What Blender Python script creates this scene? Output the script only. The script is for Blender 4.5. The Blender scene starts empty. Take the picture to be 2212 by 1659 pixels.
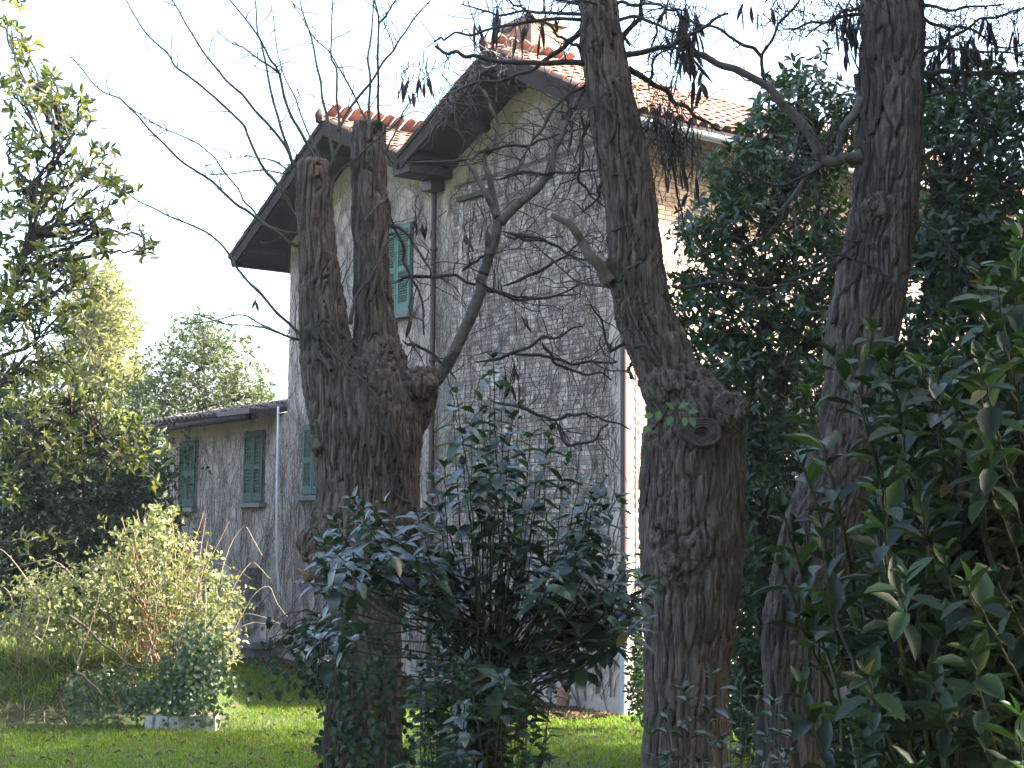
import bpy, math, random
import numpy as np
from mathutils import Matrix, Vector

R_ = math.radians
rng = np.random.default_rng(11)
random.seed(11)
scene = bpy.context.scene
COL = scene.collection

# ------------------------------------------------------------------ camera, sky, sun, exposure
CAMZ = 2.5
PITCH, ROLL = R_(5.5), R_(0.4)
FPX, CX, CY = 3164.0, 1106.0, 829.5            # focal length and centre of the photograph, in its viewing pixels
cam_data = bpy.data.cameras.new('camera')
cam_data.sensor_width = 36.0
cam_data.lens = 36.0 * FPX / 2212.0
cam_data.clip_start = 0.05
cam_data.clip_end = 2000.0
cam = bpy.data.objects.new('camera', cam_data)
COL.objects.link(cam)
cam.matrix_world = Matrix.Translation((0, 0, CAMZ)) @ Matrix.Rotation(math.pi / 2 + PITCH, 4, 'X') @ Matrix.Rotation(ROLL, 4, 'Z')
scene.camera = cam

SUN_EL = R_(30.0)
SUN_AZ = Vector((0.995, -0.10))
SUN_AZ.normalize()
sun_dir = Vector((SUN_AZ.x * math.cos(SUN_EL), SUN_AZ.y * math.cos(SUN_EL), math.sin(SUN_EL)))

world = bpy.data.worlds.new('World')
scene.world = world
world.use_nodes = True
wn = world.node_tree.nodes
wl = world.node_tree.links
wn.clear()
sky = wn.new('ShaderNodeTexSky')
sky.sky_type = 'NISHITA'
sky.sun_disc = False
sky.sun_elevation = SUN_EL
sky.sun_rotation = math.atan2(SUN_AZ.x, SUN_AZ.y)
sky.air_density = 1.0
sky.dust_density = 5.0
sky.ozone_density = 1.0
bg = wn.new('ShaderNodeBackground')
bg.inputs['Strength'].default_value = 0.15
wo = wn.new('ShaderNodeOutputWorld')
wl.new(sky.outputs[0], bg.inputs[0])
wl.new(bg.outputs[0], wo.inputs[0])

sun_data = bpy.data.lights.new('sun', 'SUN')
sun_data.energy = 4.2
sun_data.angle = R_(0.5)
sun_data.color = (1.0, 0.93, 0.82)
sun = bpy.data.objects.new('sun', sun_data)
COL.objects.link(sun)
sun.rotation_euler = sun_dir.to_track_quat('Z', 'Y').to_euler()

scene.view_settings.view_transform = 'Standard'
scene.view_settings.look = 'None'
scene.view_settings.exposure = 2.95
scene.view_settings.gamma = 1.0
scene.view_settings.use_curve_mapping = False
scene.render.engine = 'CYCLES'
scene.cycles.max_bounces = 6
scene.cycles.transparent_max_bounces = 8
scene.cycles.use_denoising = True

# ------------------------------------------------------------------ measuring helpers
CAM = np.array([0.0, 0.0, CAMZ])
_cr, _sr, _cp, _sp = math.cos(ROLL), math.sin(ROLL), math.cos(PITCH), math.sin(PITCH)


def ray(px, py):
    x = (np.asarray(px, float) - CX) / FPX
    y = -(np.asarray(py, float) - CY) / FPX
    x, y = _cr * x - _sr * y, _sr * x + _cr * y
    return np.stack([x, _cp - y * _sp, _sp + y * _cp], -1)


def at(px, py, depth):
    """point seen at pixel (px, py) whose distance ahead of the camera is depth metres"""
    d = ray(px, py)
    return CAM + d * (np.asarray(depth, float)[..., None] / d[..., 1:2])


def project(P):
    q = np.asarray(P, float) - CAM
    yy = q[..., 1] * _cp + q[..., 2] * _sp
    zz = -q[..., 1] * _sp + q[..., 2] * _cp
    x, y = q[..., 0] / yy, zz / yy
    x, y = _cr * x + _sr * y, -_sr * x + _cr * y
    return CX + FPX * x, CY - FPX * y, yy


def smooth01(a, b, x):
    t = np.clip((np.asarray(x, float) - a) / (b - a), 0, 1)
    return t * t * (3 - 2 * t)


# ------------------------------------------------------------------ noise
_perm = np.random.default_rng(5).permutation(512)
_perm = np.concatenate([_perm, _perm, _perm])
_grad = np.random.default_rng(6).normal(size=(512, 3))
_grad /= np.linalg.norm(_grad, axis=1)[:, None]


def perlin(P):
    P = np.asarray(P, float)
    i = np.floor(P).astype(int)
    f = P - i
    i = i % 512
    w = f * f * f * (f * (f * 6 - 15) + 10)
    out = np.zeros(len(P))
    for dx in (0, 1):
        for dy in (0, 1):
            for dz in (0, 1):
                h = _perm[_perm[_perm[(i[:, 0] + dx) % 512] + (i[:, 1] + dy) % 512] % 512 + (i[:, 2] + dz) % 512] % 512
                g = _grad[h]
                d = (g[:, 0] * (f[:, 0] - dx) + g[:, 1] * (f[:, 1] - dy) + g[:, 2] * (f[:, 2] - dz))
                wt = (w[:, 0] if dx else 1 - w[:, 0]) * (w[:, 1] if dy else 1 - w[:, 1]) * (w[:, 2] if dz else 1 - w[:, 2])
                out += d * wt
    return out * 1.5


def ground_h(x, y):
    x = np.asarray(x, float)
    y = np.asarray(y, float)
    h = 0.9 * (1 - smooth01(4, 13, y))
    b = 0.75 * smooth01(18.1, 19.2, y) * smooth01(-3.5, -4.4, x) * (1 - smooth01(21.0, 24.5, y))
    q = np.stack([x.ravel() * 0.35, y.ravel() * 0.35, np.zeros(x.size)], 1)
    nz = perlin(q).reshape(x.shape) * 0.07
    nz = nz * (1 - smooth01(60, 120, np.hypot(x, y)))
    return h + b + nz


# ------------------------------------------------------------------ mesh helpers
def fast_mesh(name, V, F, smooth=False, attr=None):
    V = np.ascontiguousarray(V, dtype=np.float32)
    F = np.ascontiguousarray(F, dtype=np.int32)
    k = F.shape[1]
    me = bpy.data.meshes.new(name)
    me.vertices.add(len(V))
    me.vertices.foreach_set('co', V.ravel())
    me.loops.add(F.size)
    me.loops.foreach_set('vertex_index', F.ravel())
    me.polygons.add(len(F))
    me.polygons.foreach_set('loop_start', np.arange(0, F.size, k, dtype=np.int32))
    me.polygons.foreach_set('use_smooth', np.full(len(F), bool(smooth)))
    if attr is not None:
        a = me.attributes.new('rnd', 'FLOAT', 'POINT')
        a.data.foreach_set('value', np.ascontiguousarray(attr, dtype=np.float32))
    me.update(calc_edges=True)
    return me


def base_of(parent):
    v = Vector((0, 0, 0))
    while parent is not None:
        v = v + parent.location
        parent = parent.parent
    return v


def link(name, me, mat, parent=None, loc=None):
    o = bpy.data.objects.new(name, me)
    COL.objects.link(o)
    if mat is not None and me is not None and len(me.materials) == 0:
        me.materials.append(mat)
    if parent is not None:
        o.parent = parent
    if loc is not None:
        o.location = loc
    return o


def part(name, V, F, mat, parent, smooth=False, attr=None, kind=None):
    b = np.array(base_of(parent)) if parent is not None else np.zeros(3)
    o = link(name, fast_mesh(name, np.asarray(V) - b, F, smooth, attr), mat, parent)
    if kind:
        o['kind'] = kind
    return o


def thing(name, label, cat, loc=(0, 0, 0), group=None, kind=None):
    o = bpy.data.objects.new(name, None)
    COL.objects.link(o)
    o.empty_display_size = 0.2
    o.location = [float(v) for v in loc]
    o['label'] = label
    o['category'] = cat
    if group:
        o['group'] = group
    if kind:
        o['kind'] = kind
    return o


class MB:
    """collects quads into one mesh"""

    def __init__(self):
        self.V, self.F, self.n = [], [], 0

    def add(self, V, F):
        V = np.asarray(V, float)
        F = np.asarray(F, int)
        if F.shape[1] == 3:
            F = np.concatenate([F, F[:, 2:3]], 1)
        self.V.append(V)
        self.F.append(F + self.n)
        self.n += len(V)

    def get(self):
        return np.concatenate(self.V), np.concatenate(self.F)

    def tris(self):
        V, F = self.get()
        T = np.concatenate([F[:, :3], F[F[:, 2] != F[:, 3]][:, [0, 2, 3]]])
        return V, T

    def box(self, o, ax, ay, az):
        """box from corner o along three edge vectors"""
        o, ax, ay, az = (np.asarray(v, float) for v in (o, ax, ay, az))
        if np.dot(np.cross(ax, ay), az) < 0:
            ax, ay = ay, ax
        V = [o, o + ax, o + ax + ay, o + ay, o + az, o + ax + az, o + ax + ay + az, o + ay + az]
        self.add(V, [[0, 3, 2, 1], [4, 5, 6, 7], [0, 1, 5, 4], [1, 2, 6, 5], [2, 3, 7, 6], [3, 0, 4, 7]])

    def part(self, name, mat, parent, smooth=False, kind=None):
        V, T = self.tris()
        attr = None
        if kind == 'stuff' and name in ('brickwork',):
            attr = np.concatenate([np.full(len(v), rng.random()) for v in self.V])
        return part(name, V, T, mat, parent, smooth, attr, kind)


def resample(pts, n, jitter=0.0):
    """Catmull-Rom through pts (any number of columns)"""
    p = np.asarray(pts, float)
    if len(p) == 2:
        p = np.array([p[0], (p[0] + p[1]) / 2, p[1]])
    q = np.vstack([2 * p[0] - p[1], p, 2 * p[-1] - p[-2]])
    t = np.linspace(0, len(p) - 1 - 1e-6, n)
    i = t.astype(int)
    u = (t - i)[:, None]
    a, b, c, d = q[i], q[i + 1], q[i + 2], q[i + 3]
    o = 0.5 * (2 * b + (c - a) * u + (2 * a - 5 * b + 4 * c - d) * u ** 2 + (3 * b - a - 3 * c + d) * u ** 3)
    if jitter:
        j = rng.normal(size=(n, 3)) * jitter
        j[0] = 0
        o[:, :3] += j
    return o


def tube(pts, rad, sides=6, cap=True):
    p = np.asarray(pts, float)
    n = len(p)
    rad = np.broadcast_to(np.asarray(rad, float), (n,))
    t = np.gradient(p, axis=0)
    t /= np.linalg.norm(t, axis=1)[:, None] + 1e-12
    up = np.array([0.31, 0.22, 0.9]) if abs(t[0, 2]) < 0.9 else np.array([1.0, 0.2, 0.1])
    a = np.cross(t, up)
    a /= np.linalg.norm(a, axis=1)[:, None] + 1e-12
    b = np.cross(t, a)
    ang = np.arange(sides) * 2 * math.pi / sides
    V = p[:, None, :] + rad[:, None, None] * (np.cos(ang)[None, :, None] * a[:, None, :] + np.sin(ang)[None, :, None] * b[:, None, :])
    V = V.reshape(-1, 3)
    i = np.arange(n - 1)[:, None] * sides
    j = np.arange(sides)[None, :]
    k = (j + 1) % sides
    F = np.stack([i + j, i + k, i + sides + k, i + sides + j], -1).reshape(-1, 4)
    if cap:
        V = np.vstack([V, p[0], p[-1]])
        c0, c1 = n * sides, n * sides + 1
        j = np.arange(sides)
        k = (j + 1) % sides
        e = (n - 1) * sides
        F = np.vstack([F, np.stack([k, j, np.full(sides, c0), np.full(sides, c0)], 1), np.stack([e + j, e + k, np.full(sides, c1), np.full(sides, c1)], 1)])
    return V, F


# leaves -----------------------------------------------------------
def leaf_template(droop=0.15, fold=0.25, wide=0.5):
    rows = [[0, 0, 0]]
    for t_, w_ in ((.20, .72), (.50, 1.0), (.80, .62)):
        h = -droop * t_ ** 1.8
        rows += [[-wide * w_, t_, h + fold * wide * w_], [0, t_ + .02, h], [wide * w_, t_, h + fold * wide * w_]]
    return np.array(rows + [[0, 1, -droop]])


LEAF_T = np.array([[0, 2, 1], [0, 3, 2], [1, 2, 5], [1, 5, 4], [2, 3, 6], [2, 6, 5], [4, 5, 8], [4, 8, 7], [5, 6, 9], [5, 9, 8], [7, 8, 10], [8, 9, 10]])


def leaf_small(droop=0.1, fold=0.3):
    return np.array([[0, 0, 0], [-.5, .45, fold * .5], [.5, .45, fold * .5], [0, 1, -droop]])


SMALL_T = np.array([[0, 2, 3], [0, 3, 1]])


def frames(D, N):
    D = D / (np.linalg.norm(D, axis=1)[:, None] + 1e-9)
    N = N - (N * D).sum(1)[:, None] * D
    N = N / (np.linalg.norm(N, axis=1)[:, None] + 1e-9)
    return np.cross(D, N), D, N


def leaves_mesh(P, D, N, L, W, tmpl, T):
    X, Y, Z = frames(D, N)
    n, k = len(P), len(tmpl)
    V = (P[:, None, :] + (W[:, None] * tmpl[None, :, 0])[..., None] * X[:, None, :]
         + (L[:, None] * tmpl[None, :, 1])[..., None] * Y[:, None, :]
         + (L[:, None] * tmpl[None, :, 2])[..., None] * Z[:, None, :]).reshape(-1, 3)
    F = (T[None] + (np.arange(n) * k)[:, None, None]).reshape(-1, 3)
    return V, F, np.repeat(rng.random(n), k)


class Leaves:
    def __init__(self):
        self.a = []

    def add(self, P, D, N, L, W):
        P = np.atleast_2d(P)
        n = len(P)
        self.a.append((P, np.broadcast_to(np.atleast_2d(D), (n, 3)), np.broadcast_to(np.atleast_2d(N), (n, 3)),
                       np.broadcast_to(L, (n,)), np.broadcast_to(W, (n,))))

    def arrays(self):
        return [np.concatenate([x[i] for x in self.a]).astype(float) for i in range(5)]

    def emit(self, parent, mats, nobj=0, tmpl=None, T=LEAF_T, droop=0.2, fold=0.25, rest_name='foliage', cull=None):
        """the nearest leaves in view become single leaf objects, the rest one mesh"""
        P, D, N, L, W = self.arrays()
        if tmpl is None:
            tmpl = leaf_template(droop, fold)
        mat_s, mat_o = mats
        if nobj:
            px, py, dep = project(P)
            ok = (px > 5) & (px < 2207) & (py > 5) & (py < 1654)
            if cull is not None:
                ok &= cull(px, py)
            score = np.where(ok, L / dep, -1)
            pick = np.argsort(-score)[:nobj]
            pick = pick[score[pick] > 0]
            X, Y, Z = frames(D[pick], N[pick])
            meshes = []
            for q in range(4):
                me = fast_mesh('leaf', leaf_template(droop * (.6 + .3 * q), fold * (1.3 - .2 * q)) if T is LEAF_T else tmpl, T, True)
                me.materials.append(mat_o)
                meshes.append(me)
            b = np.array(base_of(parent))
            for i, g in enumerate(pick):
                o = bpy.data.objects.new('leaf', meshes[i % 4])
                COL.objects.link(o)
                o.parent = parent
                M = np.eye(4)
                M[:3, 0], M[:3, 1], M[:3, 2], M[:3, 3] = X[i] * W[g], Y[i] * L[g], Z[i] * L[g], P[g] - b
                o.matrix_basis = Matrix(M.tolist())
            keep = np.ones(len(P), bool)
            keep[pick] = False
            P, D, N, L, W = P[keep], D[keep], N[keep], L[keep], W[keep]
        if len(P):
            V, F, r = leaves_mesh(P, D, N, L, W, tmpl, T)
            return part(rest_name, V, F, mat_s, parent, True, r, 'stuff')


def unit(v):
    return v / (np.linalg.norm(v, axis=-1, keepdims=True) + 1e-9)


def crown_clusters(blobs, per, depth_r=0.6, power=2.4):
    """points spread through ellipsoids given as (x, y, rx, ry, depth) in picture measure; returns points and outward directions"""
    Ps, Os = [], []
    for (x, y, rx, ry, dep) in blobs:
        n = max(3, int(per * rx * ry / 10000.0))
        v = unit(rng.normal(size=(n, 3))) * (rng.random(n) ** (1 / power) * (1 + .22 * rng.exponential(size=n)))[:, None]
        dd = dep + v[:, 1] * depth_r
        Ps.append(at(x + v[:, 0] * rx, y - v[:, 2] * ry, dd))
        Os.append(v)
    return np.concatenate(Ps), np.concatenate(Os)


def whorls(lv, C, O, k, L, W, up=0.5, rnd=0.5, spread=0.9):
    n = len(C)
    A = unit(O * 0.8 + rng.normal(size=(n, 3)) * rnd + np.array([0, 0, up]))
    B = unit(np.cross(A, rng.normal(size=(n, 3))))
    Cc = np.cross(A, B)
    ph = rng.random(n) * 6.283
    for i in range(k):
        a = ph + i * 6.283 / k + rng.normal(size=n) * .25
        rad = B * np.cos(a)[:, None] + Cc * np.sin(a)[:, None]
        sp = spread * (0.6 + 0.7 * rng.random(n))[:, None]
        D = unit(A + rad * sp * 1.4)
        N = unit(A * 1.2 - rad * .6 + rng.normal(size=(n, 3)) * .2)
        l = L * (0.65 + 0.6 * rng.random(n))
        lv.add(C + rng.normal(size=(n, 3)) * L * .25, D, N, l, l * (W / L) * (0.85 + .3 * rng.random(n)))


# ------------------------------------------------------------------ materials
def new_mat(name):
    m = bpy.data.materials.new(name)
    m.use_nodes = True
    nt = m.node_tree
    return m, nt.nodes, nt.links, nt.nodes['Principled BSDF']


def ramp(nodes, cols, pos=None):
    r = nodes.new('ShaderNodeValToRGB')
    cr = r.color_ramp
    n = len(cols)
    for i, c in enumerate(cols):
        p = pos[i] if pos else i / (n - 1)
        e = cr.elements[i] if i < 2 else cr.elements.new(p)
        e.position = p
        e.color = (*c, 1)
    return r


def noise_mat(name, cols, scale=(8, 8, 8), rough=0.85, bump=0.3, bscale=None, detail=6, spots=None, pos=None, rand=0.0, spec=0.3, bdist=0.02):
    m, nd, ln, bs = new_mat(name)
    tc = nd.new('ShaderNodeTexCoord')
    mp = nd.new('ShaderNodeMapping')
    mp.inputs['Scale'].default_value = scale
    ln.new(tc.outputs['Object'], mp.inputs[0])
    nz = nd.new('ShaderNodeTexNoise')
    nz.inputs['Scale'].default_value = 1.0
    nz.inputs['Detail'].default_value = detail
    nz.inputs['Roughness'].default_value = 0.65
    ln.new(mp.outputs[0], nz.inputs['Vector'])
    r = ramp(nd, cols, pos or [0.25 + 0.5 * i / (len(cols) - 1) for i in range(len(cols))])
    ln.new(nz.outputs['Fac'], r.inputs[0])
    out = r.outputs[0]
    if spots:
        sc, col, lo, hi = spots
        n2 = nd.new('ShaderNodeTexNoise')
        n2.inputs['Scale'].default_value = sc
        n2.inputs['Detail'].default_value = 5
        ln.new(tc.outputs['Object'], n2.inputs['Vector'])
        mr = nd.new('ShaderNodeMapRange')
        mr.inputs[1].default_value = lo
        mr.inputs[2].default_value = hi
        ln.new(n2.outputs['Fac'], mr.inputs[0])
        mx = nd.new('ShaderNodeMixRGB')
        mx.inputs[2].default_value = (*col, 1)
        ln.new(mr.outputs[0], mx.inputs[0])
        ln.new(out, mx.inputs[1])
        out = mx.outputs[0]
    if rand:
        oi = nd.new('ShaderNodeObjectInfo')
        mr = nd.new('ShaderNodeMapRange')
        mr.inputs[3].default_value = 1 - rand
        mr.inputs[4].default_value = 1 + rand
        ln.new(oi.outputs['Random'], mr.inputs[0])
        mx = nd.new('ShaderNodeVectorMath')
        mx.operation = 'SCALE'
        ln.new(out, mx.inputs[0])
        ln.new(mr.outputs[0], mx.inputs['Scale'])
        out = mx.outputs[0]
    ln.new(out, bs.inputs['Base Color'])
    bs.inputs['Roughness'].default_value = rough
    bs.inputs['Specular IOR Level'].default_value = spec
    if bump:
        n3 = nz
        if bscale:
            mp2 = nd.new('ShaderNodeMapping')
            mp2.inputs['Scale'].default_value = bscale
            ln.new(tc.outputs['Object'], mp2.inputs[0])
            n3 = nd.new('ShaderNodeTexNoise')
            n3.inputs['Scale'].default_value = 1.0
            n3.inputs['Detail'].default_value = 5
            ln.new(mp2.outputs[0], n3.inputs['Vector'])
        bp = nd.new('ShaderNodeBump')
        bp.inputs['Strength'].default_value = bump
        bp.inputs['Distance'].default_value = bdist
        ln.new(n3.outputs['Fac'], bp.inputs['Height'])
        ln.new(bp.outputs[0], bs.inputs['Normal'])
    return m


def rnd_mat(name, cols, rough=.9, bump=.4, obj=False):
    m = noise_mat(name, [(.8, .8, .8), (1, 1, 1), (1.1, 1.1, 1.1)], (9, 9, 9), rough, bump, (60, 60, 60), bdist=.006)
    nd, ln = m.node_tree.nodes, m.node_tree.links
    bs = nd['Principled BSDF']
    old = bs.inputs['Base Color'].links[0].from_socket
    r = ramp(nd, cols)
    if obj:
        ln.new(nd.new('ShaderNodeObjectInfo').outputs['Random'], r.inputs[0])
    else:
        a = nd.new('ShaderNodeAttribute')
        a.attribute_name = 'rnd'
        ln.new(a.outputs['Fac'], r.inputs[0])
    mx = nd.new('ShaderNodeMixRGB')
    mx.blend_type = 'MULTIPLY'
    mx.inputs[0].default_value = 1
    ln.new(r.outputs[0], mx.inputs[1])
    ln.new(old, mx.inputs[2])
    ln.new(mx.outputs[0], bs.inputs['Base Color'])
    return m


def leaf_mats(name, cols, rough=0.4, trans=0.3, spec=0.5, tcol=None, old=False):
    res = []
    if old:
        cols = cols + [cols[-1], (.10, .085, .02), (.09, .055, .025)]
    for use_obj in (False, True):
        m, nd, ln, bs = new_mat(name + ('_leaf' if use_obj else '_foliage'))
        if use_obj:
            src = nd.new('ShaderNodeObjectInfo').outputs['Random']
        else:
            a = nd.new('ShaderNodeAttribute')
            a.attribute_name = 'rnd'
            src = a.outputs['Fac']
        r = ramp(nd, cols, [.93 * i / (len(cols) - 1) for i in range(len(cols))] if not old else [.0, .3, .6, .95, .988, .991, 1.0])
        ln.new(src, r.inputs[0])
        ln.new(r.outputs[0], bs.inputs['Base Color'])
        bs.inputs['Roughness'].default_value = rough
        bs.inputs['Specular IOR Level'].default_value = spec
        tr = nd.new('ShaderNodeBsdfTranslucent')
        mul = nd.new('ShaderNodeMixRGB')
        mul.blend_type = 'MULTIPLY'
        mul.inputs[0].default_value = 1
        mul.inputs[2].default_value = (*(tcol or (2.2, 2.4, 0.9)), 1)
        ln.new(r.outputs[0], mul.inputs[1])
        ln.new(mul.outputs[0], tr.inputs[0])
        mix = nd.new('ShaderNodeMixShader')
        mix.inputs[0].default_value = trans
        ln.new(bs.outputs[0], mix.inputs[1])
        ln.new(tr.outputs[0], mix.inputs[2])
        ln.new(mix.outputs[0], nd['Material Output'].inputs[0])
        res.append(m)
    return res


M = {}
M['ground'] = noise_mat('ground_soil', [(.03, .055, .012), (.045, .075, .015), (.055, .052, .026), (.04, .07, .014)], (1.3, 1.3, 1.3), .95, .5, (30, 30, 30))
M['plaster'] = noise_mat('old_plaster', [(.28, .222, .195), (.41, .328, .285), (.49, .395, .335), (.335, .265, .235)], (1.4, 1.4, .7), .9, .35, (30, 30, 30),
                         spots=(3.0, (.19, .135, .10), .56, .72), bdist=.01)
M['ochre'] = noise_mat('ochre_plaster', [(.30, .255, .165), (.35, .30, .20), (.28, .255, .205)], (2, 2, 2), .9, .3, (40, 40, 40), bdist=.008)
M['plinth'] = noise_mat('plinth_render', [(.35, .28, .245), (.43, .355, .31), (.385, .315, .275)], (2, 2, 3), .9, .3, (25, 25, 25), bdist=.008)
M['brick'] = rnd_mat('limewashed_brick', [(.26, .208, .185), (.43, .348, .305), (.53, .438, .385), (.37, .265, .215), (.57, .48, .43)], obj=True)
M['brick_far'] = rnd_mat('limewashed_brickwork', [(.26, .208, .185), (.43, .348, .305), (.53, .438, .385), (.37, .265, .215), (.57, .48, .43)])
M['red_brick'] = noise_mat('old_red_brick', [(.15, .07, .05), (.26, .14, .10), (.22, .16, .13)], (9, 9, 16), .95, .5, bdist=.01)
M['mortar'] = noise_mat('dark_mortar', [(.12, .095, .085), (.18, .145, .13)], (12, 12, 12), .95, .4, bdist=.006)
M['wood'] = noise_mat('dark_stained_wood', [(.035, .026, .03), (.055, .040, .043), (.045, .034, .038)], (3, 3, 3), .75, .2)
M['fascia'] = noise_mat('weathered_fascia_board', [(.026, .019, .020), (.046, .034, .034), (.035, .026, .027)], (3, 3, 3), .9, .3, spec=.1)
M['tile'] = noise_mat('terracotta_tile', [(.22, .10, .075), (.34, .17, .125), (.30, .17, .14)], (7, 7, 7), .9, .4, rand=.35,
                      spots=(7.0, (.20, .18, .15), .48, .66))
M['tile_far'] = noise_mat('terracotta_tiles', [(.20, .09, .07), (.34, .17, .125), (.27, .16, .13), (.20, .17, .14)], (5, 5, 5), .9, .4)
M['tile_old'] = noise_mat('lichened_tile', [(.07, .058, .05), (.13, .10, .085), (.10, .09, .075)], (7, 7, 7), .95, .4, rand=.3)
M['shut_new'] = noise_mat('faded_teal_paint', [(.030, .068, .048), (.05, .10, .072), (.04, .08, .058)], (5, 5, 14), .7, .3, rand=.22, spots=(14.0, (.10, .11, .095), .58, .74))
M['shut_pale'] = noise_mat('pale_teal_paint', [(.055, .115, .085), (.085, .16, .12), (.07, .135, .10)], (5, 5, 14), .7, .3, rand=.22, spots=(14.0, (.14, .15, .13), .58, .74))
M['shut_old'] = noise_mat('dark_green_paint', [(.012, .038, .024), (.022, .060, .038), (.017, .048, .031)], (5, 5, 14), .7, .3, rand=.25, spots=(14.0, (.05, .06, .05), .6, .76))
M['stone'] = noise_mat('grey_stone', [(.09, .083, .078), (.15, .138, .128), (.115, .105, .098)], (6, 6, 6), .9, .4, bdist=.01)
M['moss'] = noise_mat('mossy_stone', [(.035, .042, .028), (.06, .066, .045), (.05, .05, .04)], (9, 9, 9), .95, .4)
M['brown_pipe'] = noise_mat('brown_metal', [(.050, .030, .030), (.070, .044, .043)], (6, 6, 3), .5, .1)
M['grey_metal'] = noise_mat('zinc_metal', [(.30, .31, .33), (.40, .41, .42)], (5, 5, 5), .45, .1)
M['white_pipe'] = noise_mat('white_plastic', [(.66, .66, .66), (.74, .74, .74)], (5, 5, 2), .45, .05)
M['iron'] = noise_mat('old_iron', [(.17, .19, .175), (.25, .27, .25)], (10, 10, 10), .6, .1)
M['dark_glass'] = noise_mat('dusty_glass', [(.012, .013, .014), (.03, .031, .032)], (6, 6, 6), .15, 0, spec=.6)
M['bark'] = noise_mat('furrowed_bark', [(.011, .008, .007), (.058, .045, .035), (.145, .115, .092), (.036, .029, .022)], (38, 38, 2.6), .95, 1.0, (75, 75, 5),
                      spots=(3.2, (.034, .038, .022), .54, .74), bdist=.03)
M['bark_grey'] = noise_mat('grey_furrowed_bark', [(.013, .010, .008), (.066, .052, .042), (.155, .126, .104), (.040, .032, .026)], (32, 32, 2.2), .95, 1.0, (65, 65, 5),
                           spots=(3.0, (.028, .024, .019), .52, .75), bdist=.03)
M['bark_smooth'] = noise_mat('smooth_grey_bark', [(.045, .037, .031), (.105, .090, .076), (.075, .064, .053)], (18, 18, 12), .9, .7, spots=(8.0, (.035, .03, .024), .55, .7), bdist=.012)
M['stem_bark'] = noise_mat('old_ivy_stem_bark', [(.022, .018, .015), (.055, .045, .037), (.04, .033, .027)], (20, 20, 6), .95, .6, bdist=.01)
M['twig'] = noise_mat('dark_twig_bark', [(.018, .016, .014), (.038, .033, .028), (.028, .025, .020)], (12, 12, 12), .85, .2)
M['shoot'] = noise_mat('olive_shoot_bark', [(.022, .026, .015), (.040, .045, .025), (.03, .034, .02)], (9, 9, 9), .7, .1)
M['stem_green'] = noise_mat('green_stem', [(.018, .022, .011), (.03, .034, .017)], (12, 12, 12), .6, .1)
M['stem_red'] = noise_mat('reddish_stem', [(.16, .07, .04), (.24, .13, .07), (.20, .16, .09)], (9, 9, 9), .7, .1)
M['vine'] = noise_mat('creeper_stem', [(.050, .041, .037), (.12, .10, .088), (.18, .155, .135), (.075, .062, .055)], (9, 9, 9), .9, .2)
M['dead_wood'] = noise_mat('bare_dead_wood', [(.055, .045, .034), (.09, .075, .056), (.045, .037, .027)], (22, 22, 5), .9, .5)
M['straw_stem'] = noise_mat('dry_bramble_stem', [(.13, .10, .065), (.22, .18, .12), (.17, .12, .07)], (9, 9, 9), .8, .2)
M['cut'] = noise_mat('weathered_cut_wood', [(.016, .013, .012), (.040, .033, .029), (.075, .062, .052), (.028, .023, .021)], (30, 6, 30), .95, .9, bdist=.02)
M['pod'] = noise_mat('dry_seed_pod', [(.014, .010, .009), (.03, .02, .017)], (20, 20, 20), .6, .2, rand=.3)
M['pot'] = noise_mat('terracotta_pot', [(.28, .13, .085), (.36, .18, .12), (.33, .20, .15)], (12, 12, 12), .85, .2)
M['whitewash'] = noise_mat('flaking_whitewash', [(.10, .094, .075), (.27, .26, .235), (.42, .41, .385), (.12, .11, .085)], (9, 9, 2.0), .9, .6, pos=[.3, .44, .54, .68], bdist=.01)

LF = {}
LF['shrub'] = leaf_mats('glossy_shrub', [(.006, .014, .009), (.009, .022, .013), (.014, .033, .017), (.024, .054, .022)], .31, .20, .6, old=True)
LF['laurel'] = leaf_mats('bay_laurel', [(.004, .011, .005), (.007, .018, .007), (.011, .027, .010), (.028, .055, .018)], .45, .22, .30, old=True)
LF['evergreen'] = leaf_mats('evergreen', [(.009, .024, .009), (.016, .038, .012), (.028, .058, .018)], .38, .28, .5)
LF['magnolia'] = leaf_mats('broadleaf', [(.022, .036, .012), (.045, .062, .017), (.085, .098, .024), (.15, .145, .035)], .38, .30, .5)
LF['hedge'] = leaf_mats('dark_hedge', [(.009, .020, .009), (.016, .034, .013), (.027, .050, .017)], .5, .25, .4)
LF['olive'] = leaf_mats('pale_tree', [(.028, .042, .018), (.05, .066, .028), (.085, .10, .045)], .5, .35, .4)
LF['conifer'] = leaf_mats('conifer', [(.20, .22, .10), (.28, .30, .14), (.34, .34, .18)], .7, .4, .2, (1.3, 1.3, .9))
LF['bush'] = leaf_mats('scrub', [(.09, .115, .04), (.14, .16, .06), (.20, .20, .10), (.17, .15, .07)], .42, .38, .5, (1.8, 2.0, 1.0))
LF['ivy'] = leaf_mats('ivy', [(.022, .045, .018), (.04, .07, .028), (.06, .095, .035)], .4, .25, .5)
LF['sprig'] = leaf_mats('pale_sprig', [(.06, .13, .045), (.09, .17, .06)], .45, .4, .4)
LF['grass'] = leaf_mats('grass', [(.04, .080, .005), (.07, .125, .006), (.105, .17, .008), (.15, .175, .022)], .55, .4, .3, (2.0, 2.2, .8))
LF['straw'] = leaf_mats('dry_grass', [(.12, .13, .05), (.20, .17, .09), (.26, .20, .12)], .7, .4, .2, (1.6, 1.5, 1.1))
LF['litter'] = leaf_mats('fallen_leaf', [(.05, .030, .02), (.09, .052, .034), (.13, .085, .055), (.07, .05, .038)], .8, .15, .2, (1.4, 1.2, 1.0))

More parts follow.
